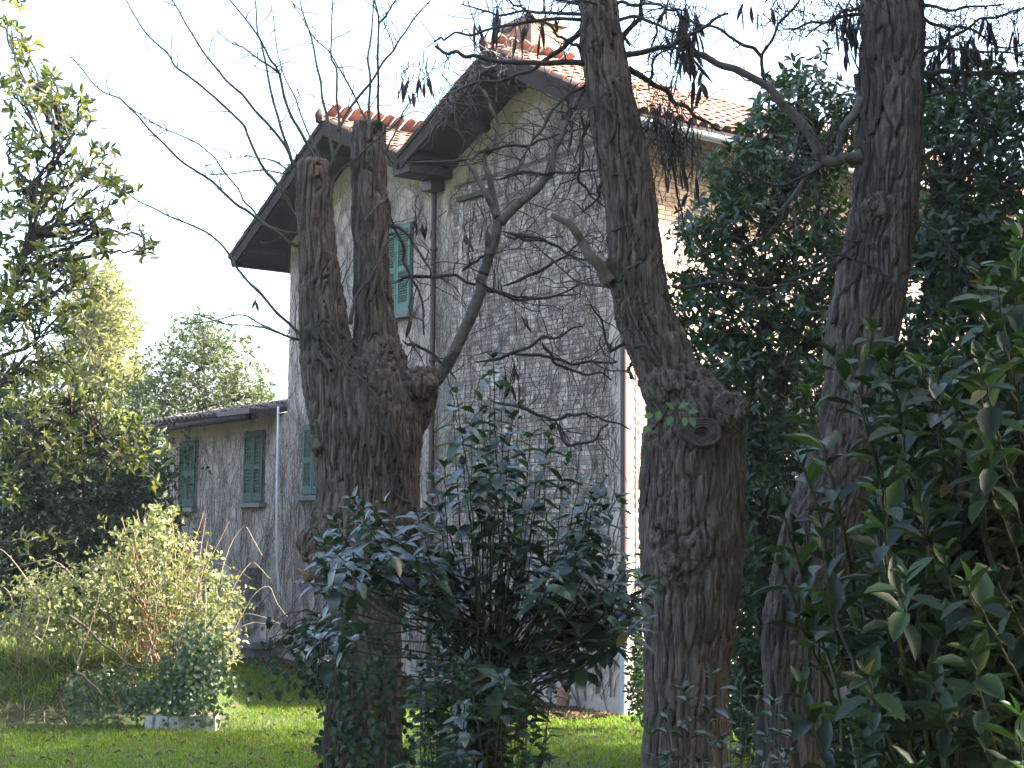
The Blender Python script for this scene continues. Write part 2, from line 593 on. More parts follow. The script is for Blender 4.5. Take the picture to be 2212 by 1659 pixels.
# ------------------------------------------------------------------ the ground
gx = np.unique(np.concatenate([np.linspace(-400, -30, 20), np.linspace(-30, 30, 380), np.linspace(30, 400, 20)]))
gy = np.unique(np.concatenate([np.linspace(-200, -5, 14), np.linspace(-5, 45, 340), np.linspace(45, 900, 24)]))
GX, GY = np.meshgrid(gx, gy)
GZ = ground_h(GX, GY)
nv, nu = GX.shape
idx = np.arange(nv * nu).reshape(nv, nu)
F = np.stack([idx[:-1, :-1], idx[:-1, 1:], idx[1:, 1:], idx[1:, :-1]], -1).reshape(-1, 4)
g = part('ground', np.stack([GX, GY, GZ], -1).reshape(-1, 3), F, M['ground'], None, True)
g['kind'] = 'structure'
g['label'] = 'garden ground sloping gently down to the house'
g['category'] = 'ground'

# ------------------------------------------------------------------ the house
ANG = R_(36.6)
U = np.array([-math.sin(ANG), math.cos(ANG), 0.0])      # along the gable front, away from the camera
NRM = np.array([-math.cos(ANG), -math.sin(ANG), 0.0])   # out of the gable front
WD = -NRM                                               # along the side, into the depth
SID = -U                                                # out of the sunny side
UP = np.array([0, 0, 1.0])
d_ = ray(1348.0, 1545.0)
CRN = CAM + d_ * (-CAMZ / d_[2])                        # foot of the near corner of the house


def HP(s, z, o=0.0):
    """point of the house: s along the front from the near corner, z up, o out of the front"""
    return CRN + U * s + UP * z + NRM * o


house = thing('house', 'old two-storey house with double gable front, green shutters and a low annex', 'house', CRN)

WL = 9.62            # left end of the gable front
VS, VZ = 4.40, 8.20  # valley
P1S, P1Z = 6.85, 9.31
P2S, P2Z = 1.98, 9.31
SL = 0.53
DEPTH = 9.0
# wall body
EZ0 = P2Z - (P2S - 0) * SL
EZ1 = P1Z - (WL - P1S) * SL
prof = [(0, -.3), (0, EZ0 - .03), (P2S, P2Z - .03), (VS, VZ - .05), (P1S, P1Z - .03), (WL, EZ1 - .03), (WL, -.3)]
V = [HP(s, z) for s, z in prof] + [HP(s, z, -DEPTH) for s, z in prof]
import itertools
n_ = len(prof)
front = [[0, 1, 2], [0, 2, 3], [0, 3, 6], [3, 4, 6], [4, 5, 6]]
F = [t for t in front] + [[a + n_, c + n_, b + n_] for a, b, c in front]
for i in range(n_):
    j = (i + 1) % n_
    F += [[i, j + n_, j], [i, i + n_, j + n_]]
wall = part('wall', V, [f[::-1] for f in F], M['plaster'], house)


def roofline(s):
    s = np.asarray(s, float)
    return np.minimum(np.where(s < VS, P2Z - np.abs(s - P2S) * SL, P1Z - np.abs(s - P1S) * SL), 99)


# bricks of the right gable: backing of mortar, then bricks, the nearest ones single
bw, bh, bd = 0.255, 0.066, 0.03
mb = MB()
mb.box(HP(0.28, .95, 0.0), U * (VS - .55), UP * 6.95, NRM * .012)
mb.part('mortar_bed', M['mortar'], wall)
NICHE = (2.98, 3.92, 5.55, 7.62)
bricks = []
row = 0
z = 0.97
while z < 7.88 - bh:
    s = 0.30 - (0.13 if row % 2 else 0)
    while s < VS - .30:
        a, b = max(s + rng.normal() * .006, .29), min(s + bw - .017, VS - .29)
        if b - a > .06:
            bricks.append((a, z, b - a))
        s += bw
    row += 1
    z += bh
bx = MB()
bx.box((0, 0, 0), (1, 0, 0), (0, 1, 0), (0, 0, 1))
bV, bT = bx.tris()
brick_me = fast_mesh('brick', bV, bT)
brick_me.materials.append(M['brick'])
cand = []
for i, (a, z, w_) in enumerate(bricks):
    px, py, dp = project(HP(a + w_ / 2, z))
    shown = (1075 < px < 1300 and 400 < py < 1050)
    cand.append((0 if shown and w_ > .2 else 1, float(a + rng.random() * .01), i))
cand.sort()
single = {c[2] for c in cand[:300] if c[0] == 0}
rest = MB()
for i, (a, z, w_) in enumerate(bricks):
    out = .022 + rng.normal() * .003
    j = rng.normal(size=2) * .003
    if i in single:
        o = bpy.data.objects.new('brick', brick_me)
        COL.objects.link(o)
        o.parent = wall
        X, Y, Z = U * (w_ + j[0]), NRM * (out + .004), UP * (bh - .011 + j[1])
        Pp = HP(a, z, -.004) - CRN
        mm = np.eye(4)
        mm[:3, 0], mm[:3, 1], mm[:3, 2], mm[:3, 3] = X, Y, Z, Pp
        o.matrix_basis = Matrix(mm.tolist())
    else:
        rest.box(HP(a, z, -.004), U * (w_ + j[0]), NRM * (out + .004), UP * (bh - .011 + j[1]))
rest.part('brickwork', M['brick_far'], wall, kind='stuff')
# side wall bricks
rest = MB()
row = 0
z = 0.97
while z < EZ0 - .15:
    q = 0.25 - (0.13 if row % 2 else 0)
    while q < DEPTH - .2:
        a = max(q, .2)
        b = q + bw - .017
        rest.box(CRN + WD * a + UP * z - SID * .004, WD * (b - a), SID * (.022 + rng.normal() * .003), UP * (bh - .011))
        q += bw
    row += 1
    z += bh
rest.part('brickwork', M['brick_far'], wall, kind='stuff')
mb = MB()
mb.box(CRN + WD * .2 + UP * .95, WD * (DEPTH - .4), SID * .010, UP * (EZ0 - 1.1))
mb.part('mortar_bed', M['mortar'], wall)
# smooth plinth, corner pilaster, gable heads left in ochre plaster
mb = MB()
mb.box(HP(.0, -.2, .0), U * 4.1, UP * 1.14, NRM * .018)
mb.part('plinth', M['plinth'], house)
mb = MB()
mb.box(HP(0.02, .94, .0), U * .26, UP * (EZ0 - 1.1), NRM * .028)
mb.part('corner_pilaster', M['plinth'], house)
for (a, b, pk, pz) in ((.1, VS - .12, P2S, P2Z), (VS + .12, WL - .1, P1S, P1Z)):
    ss = np.linspace(a, b, 24)
    top = pz - np.abs(ss - pk) * SL - .05
    low = top - .42 - .1 * np.abs(perlin(np.stack([ss * 2.1, ss * 0 + a, ss * 0], 1)))
    low = np.maximum(low, 7.30)
    VV = np.concatenate([[HP(s_, t_, .006) for s_, t_ in zip(ss, top)], [HP(s_, t_, .006) for s_, t_ in zip(ss, low)]])
    k = np.arange(23)
    FF = np.stack([k, k + 1, k + 25, k + 24], 1)
    part('gable_band', VV, FF, M['ochre'], house)

# blind niche
mb = MB()
mb.box(HP(NICHE[0], NICHE[3] - .03, .0), U * (NICHE[1] - NICHE[0]), UP * .07, NRM * .11)
mb.part('niche_lintel', M['moss'], house)
mb = MB()
mb.box(HP(NICHE[1] - .10, NICHE[2], .0), U * .10, UP * (NICHE[3] - NICHE[2] - .03), NRM * .04)
mb.part('niche_jamb', M['plinth'], house)

# roofs
OV = 0.85


def slope(s0, z0, s1, z1, o0, o1, th, up=0.0):
    """box for one roof slope between eave/ridge lines s0,z0 - s1,z1, from o0 (out) to o1"""
    a = HP(s0, z0 + up, o0)
    e = U * (s1 - s0) + UP * (z1 - z0)
    nn = unit(np.cross(e, WD))
    nn = nn if nn[2] > 0 else -nn
    return a, e, WD * (o0 - o1), nn * th


LE, RE = 10.35, -1.0      # eave ends
ENDS = {'a': (P2S, P2Z, RE, P2Z - (P2S - RE) * SL), 'b': (P2S, P2Z, VS, VZ + .02), 'c': (P1S, P1Z, VS, VZ + .02), 'd': (P1S, P1Z, LE, P1Z - (LE - P1S) * SL)}
tile_seg = 6
ta = np.linspace(0, math.pi, tile_seg + 1)
tv = []
for yy, rr in ((0.0, .105), (0.46, .085)):
    for r_ in (rr, rr - .016):
        for t_ in ta:
            tv.append((-math.cos(t_) * r_, yy, math.sin(t_) * r_ * .75 + (0.03 if yy == 0 else 0)))
tv = np.array(tv)
m1 = tile_seg + 1
tf = []
for i in range(tile_seg):
    tf += [[i, i + 1, 2 * m1 + i + 1, 2 * m1 + i], [m1 + i + 1, m1 + i, 3 * m1 + i, 3 * m1 + i + 1],
           [i + 1, i, m1 + i, m1 + i + 1], [2 * m1 + i, 2 * m1 + i + 1, 3 * m1 + i + 1, 3 * m1 + i]]
tf = np.array(tf)
tile_me = fast_mesh('tile', tv, tf, True)
tile_me.materials.append(M['tile'])
for key, (s0, z0, s1, z1) in ENDS.items():
    mb = MB()
    mb.box(*slope(s0, z0, s1, z1, OV, -DEPTH - .5, .10))
    roof = mb.part('roof', M['wood'], house)
    e = U * (s1 - s0) + UP * (z1 - z0)
    Ln = np.linalg.norm(e)
    ed = e / Ln
    nn = np.cross(ed, WD)
    nn = unit(nn if nn[2] > 0 else -nn)
    # bargeboard on the front edge, with a moulding strip
    mb = MB()
    mb.box(HP(s0, z0, OV + .003) - nn * .13, ed * Ln, NRM * .045, nn * .245)
    mb.part('bargeboard', M['fascia'], house)
    mb = MB()
    mb.box(HP(s0, z0, OV + .05) + nn * .05, ed * Ln, NRM * .03, nn * .07)
    mb.part('bargeboard_moulding', M['fascia'], house)
    # purlins seen under the overhang
    for fr in (.12, .5, .86):
        mb = MB()
        mb.box(HP(s0, z0, .0) + e * fr - nn * .15, ed * .12, NRM * (OV - .02), nn * .145)
        mb.part('purlin', M['wood'], house)
    # tiles
    cols = int((DEPTH + OV + .3) / .215)
    rows = int(Ln / .36) + 1
    lst = []
    for r_ in range(rows):
        for c_ in range(cols):
            lst.append((c_, r_))
    lst.sort(key=lambda t: t[0] + .01 * t[1])
    obj_n = 190 if key in 'ac' else 0
    rest = MB()
    for k, (c_, r_) in enumerate(lst):
        o_out = OV + .06 - .1 - c_ * .215
        p = HP(s0, z0, o_out) + ed * min(Ln + .03 - .02 - r_ * .36, Ln + .03) + nn * (.105 + rng.normal() * .004) + WD * rng.normal() * .006
        X = unit(np.cross(-ed, nn))
        if key == 'b' and c_ > 6:
            continue
        if k < obj_n:
            o = bpy.data.objects.new('tile', tile_me)
            COL.objects.link(o)
            o.parent = roof
            mm = np.eye(4)
            mm[:3, 0], mm[:3, 1], mm[:3, 2], mm[:3, 3] = X, -ed, nn, p - CRN
            o.matrix_basis = Matrix(mm.tolist())
        else:
            rest.add(p + tv[:, :1] * X - tv[:, 1:2] * ed + tv[:, 2:3] * nn, tf)
    if rest.n:
        rest.part('roof_tiles', M['tile_far'], roof, kind='stuff')
# ridge caps
for (ps, pz) in ((P1S, P1Z), (P2S, P2Z)):
    for k in range(26):
        c = HP(ps, pz + .125, OV + .12 - k * .38)
        VV = []
        for yy, rr in ((0, .10), (.42, .085)):
            for t_ in ta:
                VV.append(c + WD * yy + U * (-math.cos(t_) * rr) + UP * (math.sin(t_) * rr - .06 + (.02 if yy == 0 else 0)))
        FF = [[i, i + 1, m1 + i + 1, m1 + i] for i in range(tile_seg)] + [[0, tile_seg // 2, tile_seg, tile_seg]]
        part('ridge_tile', VV, FF, M['tile'] if k < 8 else M['tile_far'], house)
# finial ends of the ridges
for (ps, pz) in ((P1S, P1Z), (P2S, P2Z)):
    v_, f_ = tube([HP(ps, pz + .06, OV + .13), HP(ps, pz + .2, OV + .14), HP(ps, pz + .30, OV + .12)], [.055, .065, .03], 8)
    part('ridge_finial', v_, f_, M['fascia'], house, True)

# chimney
ch = MB()
cp = at(1150.0, 130.0, 25.5) - UP * .9
cw = .42
ch.box(cp - U * cw - WD * .35, U * cw * 2, WD * .7, UP * 1.45)
chim = ch.part('chimney', M['red_brick'], house)
ch = MB()
ch.box(cp - U * (cw + .07) - WD * .42 + UP * 1.453, U * (cw * 2 + .14), WD * .84, UP * .10)
ch.part('chimney_cap', M['stone'], chim)

# valley hopper and gutters, downspouts
mb = MB()
mb.box(HP(VS - .24, VZ - .17, .02), U * .48, NRM * (OV - .02), UP * .15)
mb.part('valley_box', M['wood'], house)
mb = MB()
mb.box(HP(VS - .02, VZ - .33, .02), U * .30, NRM * .26, UP * .155)
mb.part('valley_hopper', M['brown_pipe'], house)


def pipe(name, pts, r, m):
    v_, f_ = tube(resample(pts, 40), r, 10)
    return part(name, v_, f_, m, house, True)


dsp = pipe('downspout', [HP(4.56, VZ - .34, .10), HP(4.56, 6, .10), HP(4.55, 3, .10), HP(4.55, .1, .10)], .046, M['brown_pipe'])
for zz in (6.9, 5.1, 3.3, 1.5):
    v_, f_ = tube([HP(4.555, zz, .10), HP(4.555, zz + .05, .10)], .068, 10)
    part('bracket', v_, f_, M['brown_pipe'], dsp, True)
pipe('downspout', [HP(-.06, EZ0 - .2, .05), HP(-.06, 4, .05), HP(-.06, .9, .05)], .05, M['brown_pipe'])
pipe('downspout_boot', [HP(-.06, .9, .05), HP(-.06, .4, .05), HP(-.06, 0.0, .06)], .062, M['grey_metal'])


def on_front(px, py, o):
    d = ray(float(px), float(py))
    t = np.dot(CRN + NRM * o - CAM, NRM) / np.dot(d, NRM)
    return CAM + d * t


wp = pipe('white_pipe', [on_front(601, 878, .66), on_front(600, 960, .62), on_front(598, 1080, .5), on_front(598, 1200, .3), on_front(603, 1282, .12)], .022, M['white_pipe'])
for key, o_ in (('a', RE), ('d', LE)):
    s0, z0, s1, z1 = ENDS[key]
    pts = [HP(s1 + (-.05 if key == 'a' else .05), z1 - .02, OV - .02), HP(s1 + (-.05 if key == 'a' else .05), z1 - .02, -DEPTH)]
    v_, f_ = tube(pts, .065, 8)
    part('gutter', v_, f_, M['grey_metal'] if key == 'a' else M['fascia'], house, True)

# annex: front wall built round its barred window
AX0, AX1, AZ = WL + .002, 15.1, 4.45
AT = AZ + .135
BW = (10.50, 11.18, 1.00, 1.64)
mb = MB()
mb.box(HP(AX0, -.3, 0), U * (BW[0] - AX0), UP * (AT + .3), -NRM * .4)
mb.box(HP(BW[1], -.3, 0), U * (AX1 - BW[1]), UP * (AT + .3), -NRM * .4)
mb.box(HP(BW[0], -.3, 0), U * (BW[1] - BW[0]), UP * (BW[2] + .3), -NRM * .4)
mb.box(HP(BW[0], BW[3], 0), U * (BW[1] - BW[0]), UP * (AT - BW[3]), -NRM * .4)
mb.box(HP(AX1 - .4, -.3, -.4), U * .4, UP * (AZ + .3), -NRM * 5.0)
mb.part('annex_wall', M['plaster'], house)
mb = MB()
mb.box(HP(BW[0] - .0, BW[2], -.28), U * (BW[1] - BW[0]), UP * (BW[3] - BW[2]), -NRM * .02)
win = mb.part('barred_window', M['dark_glass'], house)
mb = MB()
for (a, b, c, d) in ((BW[0], BW[1], BW[2], BW[2] + .05), (BW[0], BW[1], BW[3] - .05, BW[3]), (BW[0], BW[0] + .05, BW[2] + .05, BW[3] - .05), (BW[1] - .05, BW[1], BW[2] + .05, BW[3] - .05)):
    mb.box(HP(a, c, -.22), U * (b - a), UP * (d - c), -NRM * .05)
mb.part('window_frame', M['wood'], win)
mb = MB()
mb.box(HP(BW[0] - .12, BW[2] - .09, .0), U * (BW[1] - BW[0] + .24), UP * .085, NRM * .1)
mb.part('window_sill', M['stone'], house)
ww, hh = BW[1] - BW[0], BW[3] - BW[2]
for sg in (1, -1):
    for k in range(-5, 6):
        x0 = ww / 2 + k * .16
        pts = []
        for t_ in np.linspace(-1, 1, 41):
            xx, zz = x0 + sg * t_ * hh * .36, hh / 2 + t_ * hh / 2
            if 0 <= xx <= ww and 0 <= zz <= hh:
                pts.append((xx, zz))
        if len(pts) > 4:
            v_, f_ = tube([HP(BW[0] + pts[0][0], BW[2] + pts[0][1], -.06 - .012 * sg), HP(BW[0] + pts[-1][0], BW[2] + pts[-1][1], -.06 - .012 * sg)], .011, 5)
            part('lattice_bar', v_, f_, M['iron'], win)
# annex roof: a lean-to with a tiled edge
mb = MB()
a0 = HP(AX0 + .1, AZ + .02, .55)
e = -NRM * 5.0 + UP * 1.15
en = unit(np.cross(U, e))
en = en if en[2] > 0 else -en
mb.box(a0, U * (AX1 + .62 - AX0 - .1), e, en * .09)
aroof = mb.part('annex_roof', M['wood'], house)
mb = MB()
mb.box(HP(AX0 + .1, AZ - .02, .553), U * (AX1 + .62 - AX0 - .1), NRM * .03, UP * .13)
mb.part('annex_fascia', M['fascia'], house)
ed = unit(-e)
cols = int((AX1 + .6 - AX0) / .215)
tile_old_me = tile_me.copy()
tile_old_me.materials.clear()
tile_old_me.materials.append(M['tile_old'])
rest = MB()
for c_ in range(cols):
    for r_ in range(4):
        p = HP(AX0 + .25 + c_ * .215, AZ + .02, .55) + ed * (.09 - r_ * .36) + en * (.095 + rng.normal() * .008) + U * rng.normal() * .01
        X = unit(np.cross(-ed, en))
        if r_ < 2:
            o = bpy.data.objects.new('tile', tile_old_me)
            COL.objects.link(o)
            o.parent = aroof
            mm = np.eye(4)
            mm[:3, 0], mm[:3, 1], mm[:3, 2], mm[:3, 3] = X, -ed, en, p - CRN
            o.matrix_basis = Matrix(mm.tolist())
        else:
            rest.add(p + tv[:, :1] * X - tv[:, 1:2] * ed + tv[:, 2:3] * en, tf)
rest.part('roof_tiles', M['tile_old'], aroof, kind='stuff')
v_, f_ = tube([HP(AX0 + .3, AZ + .03, .68), HP(AX1 + .6, AZ - .02, .68)], .06, 8)
part('gutter', v_, f_, M['fascia'], house, True)
mb = MB()
mb.box(HP(9.75, AZ + .09, .40), U * 1.35, UP * .09, NRM * .33)
mb.part('gutter_flashing', M['brown_pipe'], house)

# shutters with slats
def shutter_pair(sR, sL, z0, z1, nsl, m, open_slats=0.5, mid=True):
    """a closed pair of louvred leaves covering the window between sR and sL"""
    half = (sL - sR) / 2
    mb = MB()
    mb.box(HP(sR - .03, z0 - .02, .0), U * (sL - sR + .06), UP * (z1 - z0 + .05), NRM * .012)
    mb.part('window_reveal', M['wood'], house)
    for k in (0, 1):
        a = sR + k * half + .008
        b = a + half - .016
        fr = .055
        mb = MB()
        mb.box(HP(a, z0, .014), U * fr, UP * (z1 - z0), NRM * .045)
        mb.box(HP(b - fr, z0, .014), U * fr, UP * (z1 - z0), NRM * .045)
        for (c, d) in [(z0, z0 + .15), (z1 - .08, z1)] + ([((z0 + z1) / 2 - .05, (z0 + z1) / 2 + .05)] if mid else []):
            mb.box(HP(a + fr, c, .016), U * (b - a - 2 * fr), UP * (d - c), NRM * .041)
        leaf = mb.part('shutter', m, house)
        zs = np.linspace(z0 + .175, z1 - .10, nsl)
        for q, zz in enumerate(zs):
            if mid and abs(zz - (z0 + z1) / 2) < .06:
                continue
            mb = MB()
            tilt = .024 + .006 * rng.random()
            h_ = (zs[1] - zs[0])
            mb.box(HP(a + fr, zz - h_ * .42, .048), U * (b - a - 2 * fr), UP * h_ * .75 - NRM * tilt, UP * .004 + NRM * .005)
            mb.part('slat', m, leaf)


shutter_pair(5.34, 6.18, 6.02, 7.50, 30, M['shut_pale'])
shutter_pair(8.14, 8.90, 3.03, 4.28, 26, M['shut_new'])
shutter_pair(10.50, 11.30, 2.92, 4.27, 17, M['shut_old'])
shutter_pair(13.55, 14.36, 2.84, 4.20, 24, M['shut_old'])
for (a, b, z0) in ((5.34, 6.18, 6.0), (8.14, 8.90, 3.01), (10.50, 11.30, 2.90), (13.55, 14.36, 2.82)):
    mb = MB()
    mb.box(HP(a - .12, z0 - .09, .0), U * (b - a + .24), UP * .085, NRM * .16)
    mb.part('window_sill', M['stone'], house)

# ------------------------------------------------------------------ creeper on the house front
vb = MB()


def vine_path(s, z, ang, length, r0, fan=.5, bend=.35, mask=None):
    n = max(6, int(length / .07))
    ss, zz = [s], [z]
    for k in range(n):
        ang += rng.normal() * bend * .5
        ang += (fan * 0 - ang) * .06
        s += math.sin(ang) * .07
        z += math.cos(ang) * .07
        if z > roofline(min(max(s, 0.0), WL)) - .25 and s < WL:
            break
        if s > WL and z > AZ - .12:
            break
        if s < .02 or s > AX1 - .03:
            break
        ss.append(s)
        zz.append(z)
    if len(ss) < 4:
        return None
    P = np.array([HP(a, b, .034 + .012 * rng.random()) for a, b in zip(ss, zz)])
    v_, f_ = tube(P, np.linspace(r0, max(.0022, r0 * .35), len(P)), 3, False)
    vb.add(v_, f_)
    return ss, zz


dens = 0
for k in range(4600):
    big = k < 140
    s0 = rng.uniform(.05, AX1 - .1)
    zmax = 4.3 if s0 > WL else 8.6
    z0 = rng.uniform(0, .4) if big else rng.uniform(.1, zmax * .97)
    if not big and s0 > VS and rng.random() < (.62 if s0 > WL else .35):
        continue
    L_ = rng.uniform(2.5, 6) if big else rng.uniform(.5, 2.0)
    r0 = rng.uniform(.007, .015) if big else rng.uniform(.003, .006)
    res = vine_path(s0, z0, rng.normal() * (.25 if big else .6), L_, r0, bend=.28 if big else .5)
for k in range(4600):           # short twigs and tendrils
    s0 = rng.uniform(.05, AX1 - .1)
    z0 = rng.uniform(.3, 4.2 if s0 > WL else 8.4)
    if s0 > WL and rng.random() < .5:
        continue
    vine_path(s0, z0, rng.uniform(-1.6, 1.6), rng.uniform(.2, .7), rng.uniform(.0024, .0042), bend=.7)
V, F = vb.tris()
cr = part('creeper_vine', V, F, M['vine'], None, False)
cr['kind'] = 'stuff'
cr['label'] = 'leafless creeper stems netted over the shaded house front'
cr['category'] = 'creeper'
# creeper on the sunny side and hanging from the right gable peak
vb = MB()
for k in range(420):
    q, z = rng.uniform(.1, DEPTH - .3), rng.uniform(.1, EZ0 - .4)
    ang = rng.normal() * .5
    pts = []
    for t_ in range(int(rng.uniform(8, 30))):
        ang += rng.normal() * .25
        ang *= .95
        q += math.sin(ang) * .07
        z += math.cos(ang) * .07
        if q < .05 or z > EZ0 - .1:
            break
        pts.append(CRN + WD * q + UP * z + SID * (.035 + .02 * rng.random()))
    if len(pts) > 4:
        v_, f_ = tube(pts, np.linspace(.008, .003, len(pts)), 3, False)
        vb.add(v_, f_)
V, F = vb.tris()
cr = part('creeper_vine', V, F, M['vine'], None, False)
cr['kind'] = 'stuff'
cr['label'] = 'leafless creeper on the sunlit brick side of the house'
cr['category'] = 'creeper'
vb = MB()
for k in range(260):
    fr = rng.uniform(-.25, .45)
    if rng.random() < .35:
        p = cp + U * rng.uniform(-.5, .5) + WD * rng.choice([-.38, .38]) + UP * rng.uniform(.6, 1.5)
    else:
        s0 = P2S + fr * 3
        p = HP(s0, P2Z - abs(s0 - P2S) * SL + rng.uniform(-.05, .25), OV + rng.uniform(-.1, .12))
    d = unit(np.array([rng.normal(), rng.normal(), rng.normal() + .1]))
    pts = [p]
    for t_ in range(int(rng.uniform(5, 14))):
        d = unit(d + rng.normal(size=3) * .35 + np.array([0, 0, -.12]))
        pts.append(pts[-1] + d * .055)
    v_, f_ = tube(np.array(pts), np.linspace(.008, .003, len(pts)), 3, False)
    vb.add(v_, f_)
V, F = vb.tris()
cr = part('creeper_vine', V, F, M['vine'], None, False)
cr['kind'] = 'stuff'
cr['label'] = 'tangle of bare creeper twigs on the right gable peak and chimney'
cr['category'] = 'creeper'

# ------------------------------------------------------------------ things at the foot of the house
pt = at(1216.0, 1522.0, 20.35)
pot = thing('flower_pot', 'small terracotta flower pot at the foot of the brick gable', 'flower pot', (pt[0], pt[1], 0.0))
prof_p = [(.0, .0), (.075, .0), (.098, .12), (.118, .123), (.120, .165), (.106, .168), (.098, .15), (.0, .145)]
ns = 20
VV = np.array([[r_ * math.cos(2 * math.pi * k / ns), r_ * math.sin(2 * math.pi * k / ns), z_] for r_, z_ in prof_p for k in range(ns)]) + np.array([pt[0], pt[1], .02])
FF = [[i * ns + k, i * ns + (k + 1) % ns, (i + 1) * ns + (k + 1) % ns, (i + 1) * ns + k] for i in range(len(prof_p) - 1) for k in range(ns)]
part('pot_body', VV, FF, M['pot'], pot, False)
VV2 = VV * 1.0
VV2 = (VV2 - np.array([pt[0], pt[1], .02])) * .84 + np.array([pt[0] + .012, pt[1], .145])
part('inner_pot', VV2, FF, M['pot'], pot, False)

a = HP(10.1, 0, .15)
st = thing('stone_step', 'long low stone slab against the foot of the annex wall', 'stone slab', a)
mb = MB()
mb.box(HP(9.5, .22, .12), U * 2.6, UP * .12, NRM * .55)
mb.part('slab', M['stone'], st)
for s_ in (9.6, 11.5):
    mb = MB()
    mb.box(HP(s_, -.1, .16), U * .45, UP * .318, NRM * .42)
    mb.part('support', M['stone'], st)

# ------------------------------------------------------------------ trees: trunks grown as one surface
def remesh(V, F, voxel, smooth_it=6):
    me = fast_mesh('tmp', V, F)
    o = bpy.data.objects.new('tmp', me)
    COL.objects.link(o)
    md = o.modifiers.new('r', 'REMESH')
    md.mode = 'VOXEL'
    md.voxel_size = voxel
    sm = o.modifiers.new('s', 'SMOOTH')
    sm.iterations = smooth_it
    sm.factor = .5
    dg = bpy.context.evaluated_depsgraph_get()
    ev = o.evaluated_get(dg)
    m2 = bpy.data.meshes.new_from_object(ev)
    bpy.data.objects.remove(o)
    bpy.data.meshes.remove(me)
    n = len(m2.vertices)
    co = np.empty(n * 3, np.float32)
    m2.vertices.foreach_get('co', co)
    no = np.empty(n * 3, np.float32)
    m2.vertex_normals.foreach_get('vector', no)
    k = len(m2.polygons)
    li = np.empty(len(m2.loops), np.int32)
    m2.loops.foreach_get('vertex_index', li)
    FF = li.reshape(k, 4)
    bpy.data.meshes.remove(m2)
    return co.reshape(-1, 3).astype(float), no.reshape(-1, 3).astype(float), FF


def px_tube(rows, depth, n=40, sides=20, squash=.9):
    """rows of (y, x_left, x_right[, depth offset]) in picture measure"""
    pts = []
    for r_ in rows:
        dd = depth + (r_[3] if len(r_) > 3 else 0)
        c = at((r_[1] + r_[2]) / 2.0, float(r_[0]), dd)
        pts.append([*c, (r_[2] - r_[1]) / 2.0 * dd / FPX])
    q = resample(np.array(pts), n)
    return q[:, :3], q[:, 3]


def trunk_mesh(tubes, axis_rows, depth, voxel=.0085, ridge=.0180, lump=.010, freq=24.0, burls=()):
    mb = MB()
    for (P, r_) in tubes:
        v_, f_ = tube(P, r_, 20)
        mb.add(v_, f_)
    for (x, y, rr, dd) in burls:
        c = at(float(x), float(y), dd)
        r_ = rr * dd / FPX
        u_ = np.linspace(0, math.pi, 9)
        P = np.stack([c[0] + 0 * u_, c[1] + 0 * u_, c[2] - np.cos(u_) * r_], 1)
        v_, f_ = tube(P, np.sin(u_) * r_ + 1e-4, 14)
        mb.add(v_, f_)
    V, T = mb.tris()
    co, no, FF = remesh(V, T, voxel, 6)
    ax, _ = px_tube(axis_rows, depth, 80)
    o = np.argsort(ax[:, 2])
    cxz = np.interp(co[:, 2], ax[o, 2], ax[o, 0])
    cyz = np.interp(co[:, 2], ax[o, 2], ax[o, 1])
    q = np.stack([co[:, 0] - cxz, co[:, 1] - cyz, co[:, 2]], 1)
    sw = q + .035 * np.stack([perlin(q * 4 + 7), perlin(q * 4 + 17), 0 * q[:, 2]], 1)
    f1 = perlin(sw * np.array([freq, freq, freq * .065]) + 3.3)
    f2 = perlin(sw * np.array([freq * 1.7, freq * 1.7, freq * .16]) + 9.1)
    r1 = .75 - np.exp(-(f1 / .11) ** 2) * 1.7 + .45 * perlin(q * np.array([14, 14, 9]) + 31)
    r2 = .6 - np.exp(-(f2 / .16) ** 2) * 1.2
    lumps = perlin(q * np.array([4.5, 4.5, 2.6])) + .5 * perlin(q * 9 + 4)
    fine = perlin(q * np.array([70, 70, 22]))
    disp = ridge * r1 + ridge * .45 * r2 + lump * lumps + .005 * fine
    for (x, y, rr, dd) in burls:
        c = at(float(x), float(y), dd)
        w_ = np.exp(-((co - c) ** 2).sum(1) / (rr * dd / FPX * 1.3) ** 2)
        disp += w_ * .05 * perlin(q * 13)
    co = co + no * disp[:, None]
    return co, FF


def branch(pts, depth, r0, r1, mb, sides=6, n=None, jit=.004, dvar=0.0, loose=False):
    """pts in picture measure"""
    p = np.array(pts, float)
    dd = depth + (np.linspace(0, dvar, len(p)) if dvar else np.zeros(len(p)))
    P = at(p[:, 0], p[:, 1], dd)
    n = n or max(8, len(p) * 6)
    Q = resample(resample(P, max(6, n // 4), jit * 1.6), n, jit * .15)
    rr = np.linspace(r0, r1, n) * (1 + .04 * rng.normal(size=n))
    if loose:
        rr = rr * np.minimum(1, .22 + 4 * np.linspace(0, 1, n))
    v_, f_ = tube(Q, np.abs(rr), sides)
    mb.add(v_, f_)
    return Q


